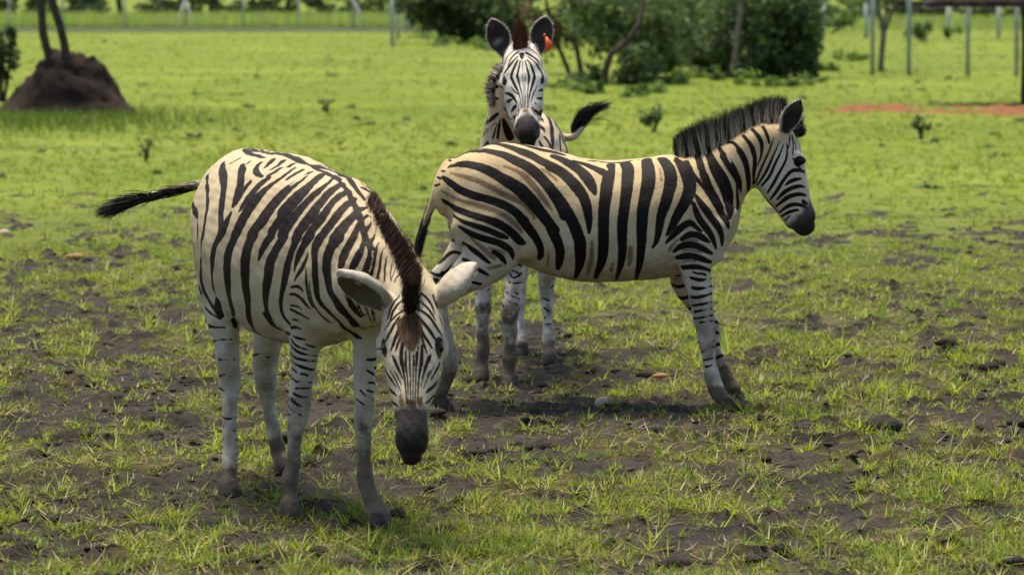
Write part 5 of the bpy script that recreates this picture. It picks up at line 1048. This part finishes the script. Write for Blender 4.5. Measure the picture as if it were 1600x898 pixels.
zebra(A_tubes, LA, np.array([-.82, 12.75, .7]), 'zebra walking towards the camera with its head lowered and a brown forehead', A_DARK, A_LIGHT, A_BROWN,
      ((615, 634, 11.6), (672, 634, 11.6), (0, -.12, -.99)), [(600, 545), (690, 543)],
      [('mane', [(580, 318, 12.25, 581, 297, 12.25), (590, 337, 12.2, 595, 316, 12.2), (602, 361, 12.15, 611, 342, 12.12), (614, 387, 12.1, 627, 362, 12.05), (626, 414, 12.0, 644, 385, 11.95), (634, 438, 11.9, 655, 411, 11.86), (639, 460, 11.82, 655, 431, 11.78), (642, 474, 11.75, 648, 446, 11.72)], 4200, .008, .0011, (.055, .024, .012), True),
       ('forelock', [(643, 466, 11.74, 641, 436, 11.70), (642, 488, 11.66, 641, 468, 11.60)], 900, .012, .0011, (.02, .01, .007), True),
       ('forelock', [(624, 500, 11.6, 628, 535, 11.56), (641, 492, 11.6, 641, 548, 11.55), (657, 500, 11.6, 654, 535, 11.56)], 700, .003, .0005, (.10, .050, .020), True)],
      [((312, 291, 13.62), (235, 305, 13.68), (270, 300, 13.7), (185, 322, 13.7), 520, .006, BK), ((245, 303, 13.68), (212, 310, 13.69), (188, 316, 13.7), (152, 334, 13.7), 560, .013, BK), ((240, 304, 13.68), (205, 311, 13.69), (178, 318, 13.7), (160, 340, 13.7), 160, .02, (.03, .02, .012)), ((330, 285, 13.6), (270, 294, 13.66), (300, 286, 13.64), (245, 298, 13.68), 150, .004, (.3, .25, .18))],
      PALE, FA, autos=(), eye_r=.024, arch=.25, wf=.98, nf=.74, dirt={'foreleg_right': (.36, .05, .8), 'foreleg_left': (.40, .25, .85), 'hindleg_right': (.14, 0, .75), 'hindleg_left': (.20, 0, .7)}, nomirror=('neck', 'head', 'foreleg_right', 'foreleg_left', 'hindleg_right'))
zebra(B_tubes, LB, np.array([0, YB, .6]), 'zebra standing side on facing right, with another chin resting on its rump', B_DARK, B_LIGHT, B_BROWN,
      ((1227, 351, YB), (1268, 309, YB), (.73, 0, -.68)), [(1250, 254, 1)],
      [('mane', [(1058, 246, YB, 1054, 215, YB), (1075, 249, YB, 1068, 203, YB), (1095, 245, YB, 1085, 195, YB), (1110, 239, YB, 1104, 186, YB), (1140, 224, YB, 1132, 176, YB), (1165, 211, YB, 1160, 166, YB), (1187, 200, YB, 1184, 157, YB), (1205, 194, YB, 1207, 152, YB), (1222, 192, YB, 1228, 154, YB)], 8500, .016, .0012, (.030, .019, .013), False, [1065, 1083, 1100, 1116, 1131, 1145, 1156, 1170, 1185, 1199, 1212]),
       ('forelock', [(1232, 196, YB, 1248, 176, YB), (1240, 206, YB, 1258, 196, YB), (1243, 212, YB, 1259, 211, YB)], 900, .02, .0012, BK, False)],
      [((684, 292, YB - .01), (663, 350, YB - .02), (664, 345, YB - .02), (652, 398, YB - .02), 420, .007, BK), ((688, 285, YB - .01), (672, 325, YB - .02), (672, 330, YB - .02), (648, 392, YB - .02), 200, .007, (.22, .18, .12)), ((665, 340, YB - .02), (658, 360, YB - .02), (655, 385, YB - .02), (653, 402, YB - .02), 200, .008, BK)],
      WARM, (1, 0, 0), autos=('hindleg_far', 'foreleg_far'), dirt={'foreleg_near': (.16, 0, 1.0), 'foreleg_far': (.26, 0, 1.0), 'hindleg_near': (.28, 0, .9)})
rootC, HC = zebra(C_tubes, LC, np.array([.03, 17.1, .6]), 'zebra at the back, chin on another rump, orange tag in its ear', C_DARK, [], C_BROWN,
      ((802, 174, 16.08), (846, 174, 16.08), (0, -.45, -.89)), [(787, 128), (849, 125)],
      [('mane', [(784, 104, 16.7, 773, 99, 16.75), (777, 120, 16.74, 765, 117, 16.78), (774, 136, 16.76, 760, 135, 16.8), (773, 150, 16.78, 761, 149, 16.82), (774, 164, 16.8, 767, 166, 16.82)], 2400, .008, .0009, (.09, .042, .022), True),
       ('forelock', [(808, 86, 16.36, 805, 52, 16.36), (812, 84, 16.35, 812, 31, 16.35), (820, 86, 16.36, 822, 50, 16.36)], 1800, .006, .0011, (.12, .045, .018), False)],
      [((898, 212, 18.0), (912, 197, 18.0), (922, 172, 18.0), (953, 163, 18.0), 560, .012, BK, (-.022, 0, .03)), ((895, 214, 18.0), (909, 204, 18.0), (908, 186, 18.0), (930, 166, 18.0), 420, .009, BK, (-.02, 0, .012)), ((908, 204, 18.0), (912, 196, 18.0), (938, 178, 18.0), (957, 190, 18.0), 12, .004, BK, (0, 0, .02))],
      WHITE, FC, autos=(), eye_r=.02, extra=.15, arch=.8, dirt={'foreleg_right': (.34, .5, .85), 'foreleg_left': (.34, .55, .85), 'hindleg_left': (.15, 0, .9), 'hindleg_right': (.12, 0, .6)})

# the orange plastic tag hanging in C's ear
TAG, _, _b = mat_new('orange_plastic', .4, .4); _b.inputs['Base Color'].default_value = (.80, .13, .02, 1)
def prism(outline, n, th):
    """outline points extruded by th along n"""
    P = np.array(outline); n = unit(n) * th; m = len(P); V = np.vstack([P, P + n]); fl, sz = [], []
    fl += list(range(m))[::-1]; sz.append(m); fl += list(range(m, 2 * m)); sz.append(m)
    for i in range(m): j = (i + 1) % m; fl += [i, j, m + j, m + i]; sz.append(4)
    return V, fl, sz
o = [at(*p) for p in ((851, 57, 16.40), (856, 58, 16.40), (859, 63, 16.4), (864, 68, 16.40), (862, 76, 16.39), (856, 81, 16.39), (852, 78, 16.39), (852, 66, 16.40))]
V_, f_, z_ = prism(o, (0, 1, 0), .006); mesh_np('ear_tag', V_, f_, TAG, rootC, False, z_)
c_ = at(851, 55, 16.40); a_ = np.linspace(0, 2 * np.pi, 14, endpoint=False)
V_, f_, z_ = prism([c_ + .007 * np.array([math.cos(t), 0, math.sin(t)]) for t in a_], (0, 1, 0), .012); mesh_np('tag_button', V_, f_, TAG, rootC, False, z_)
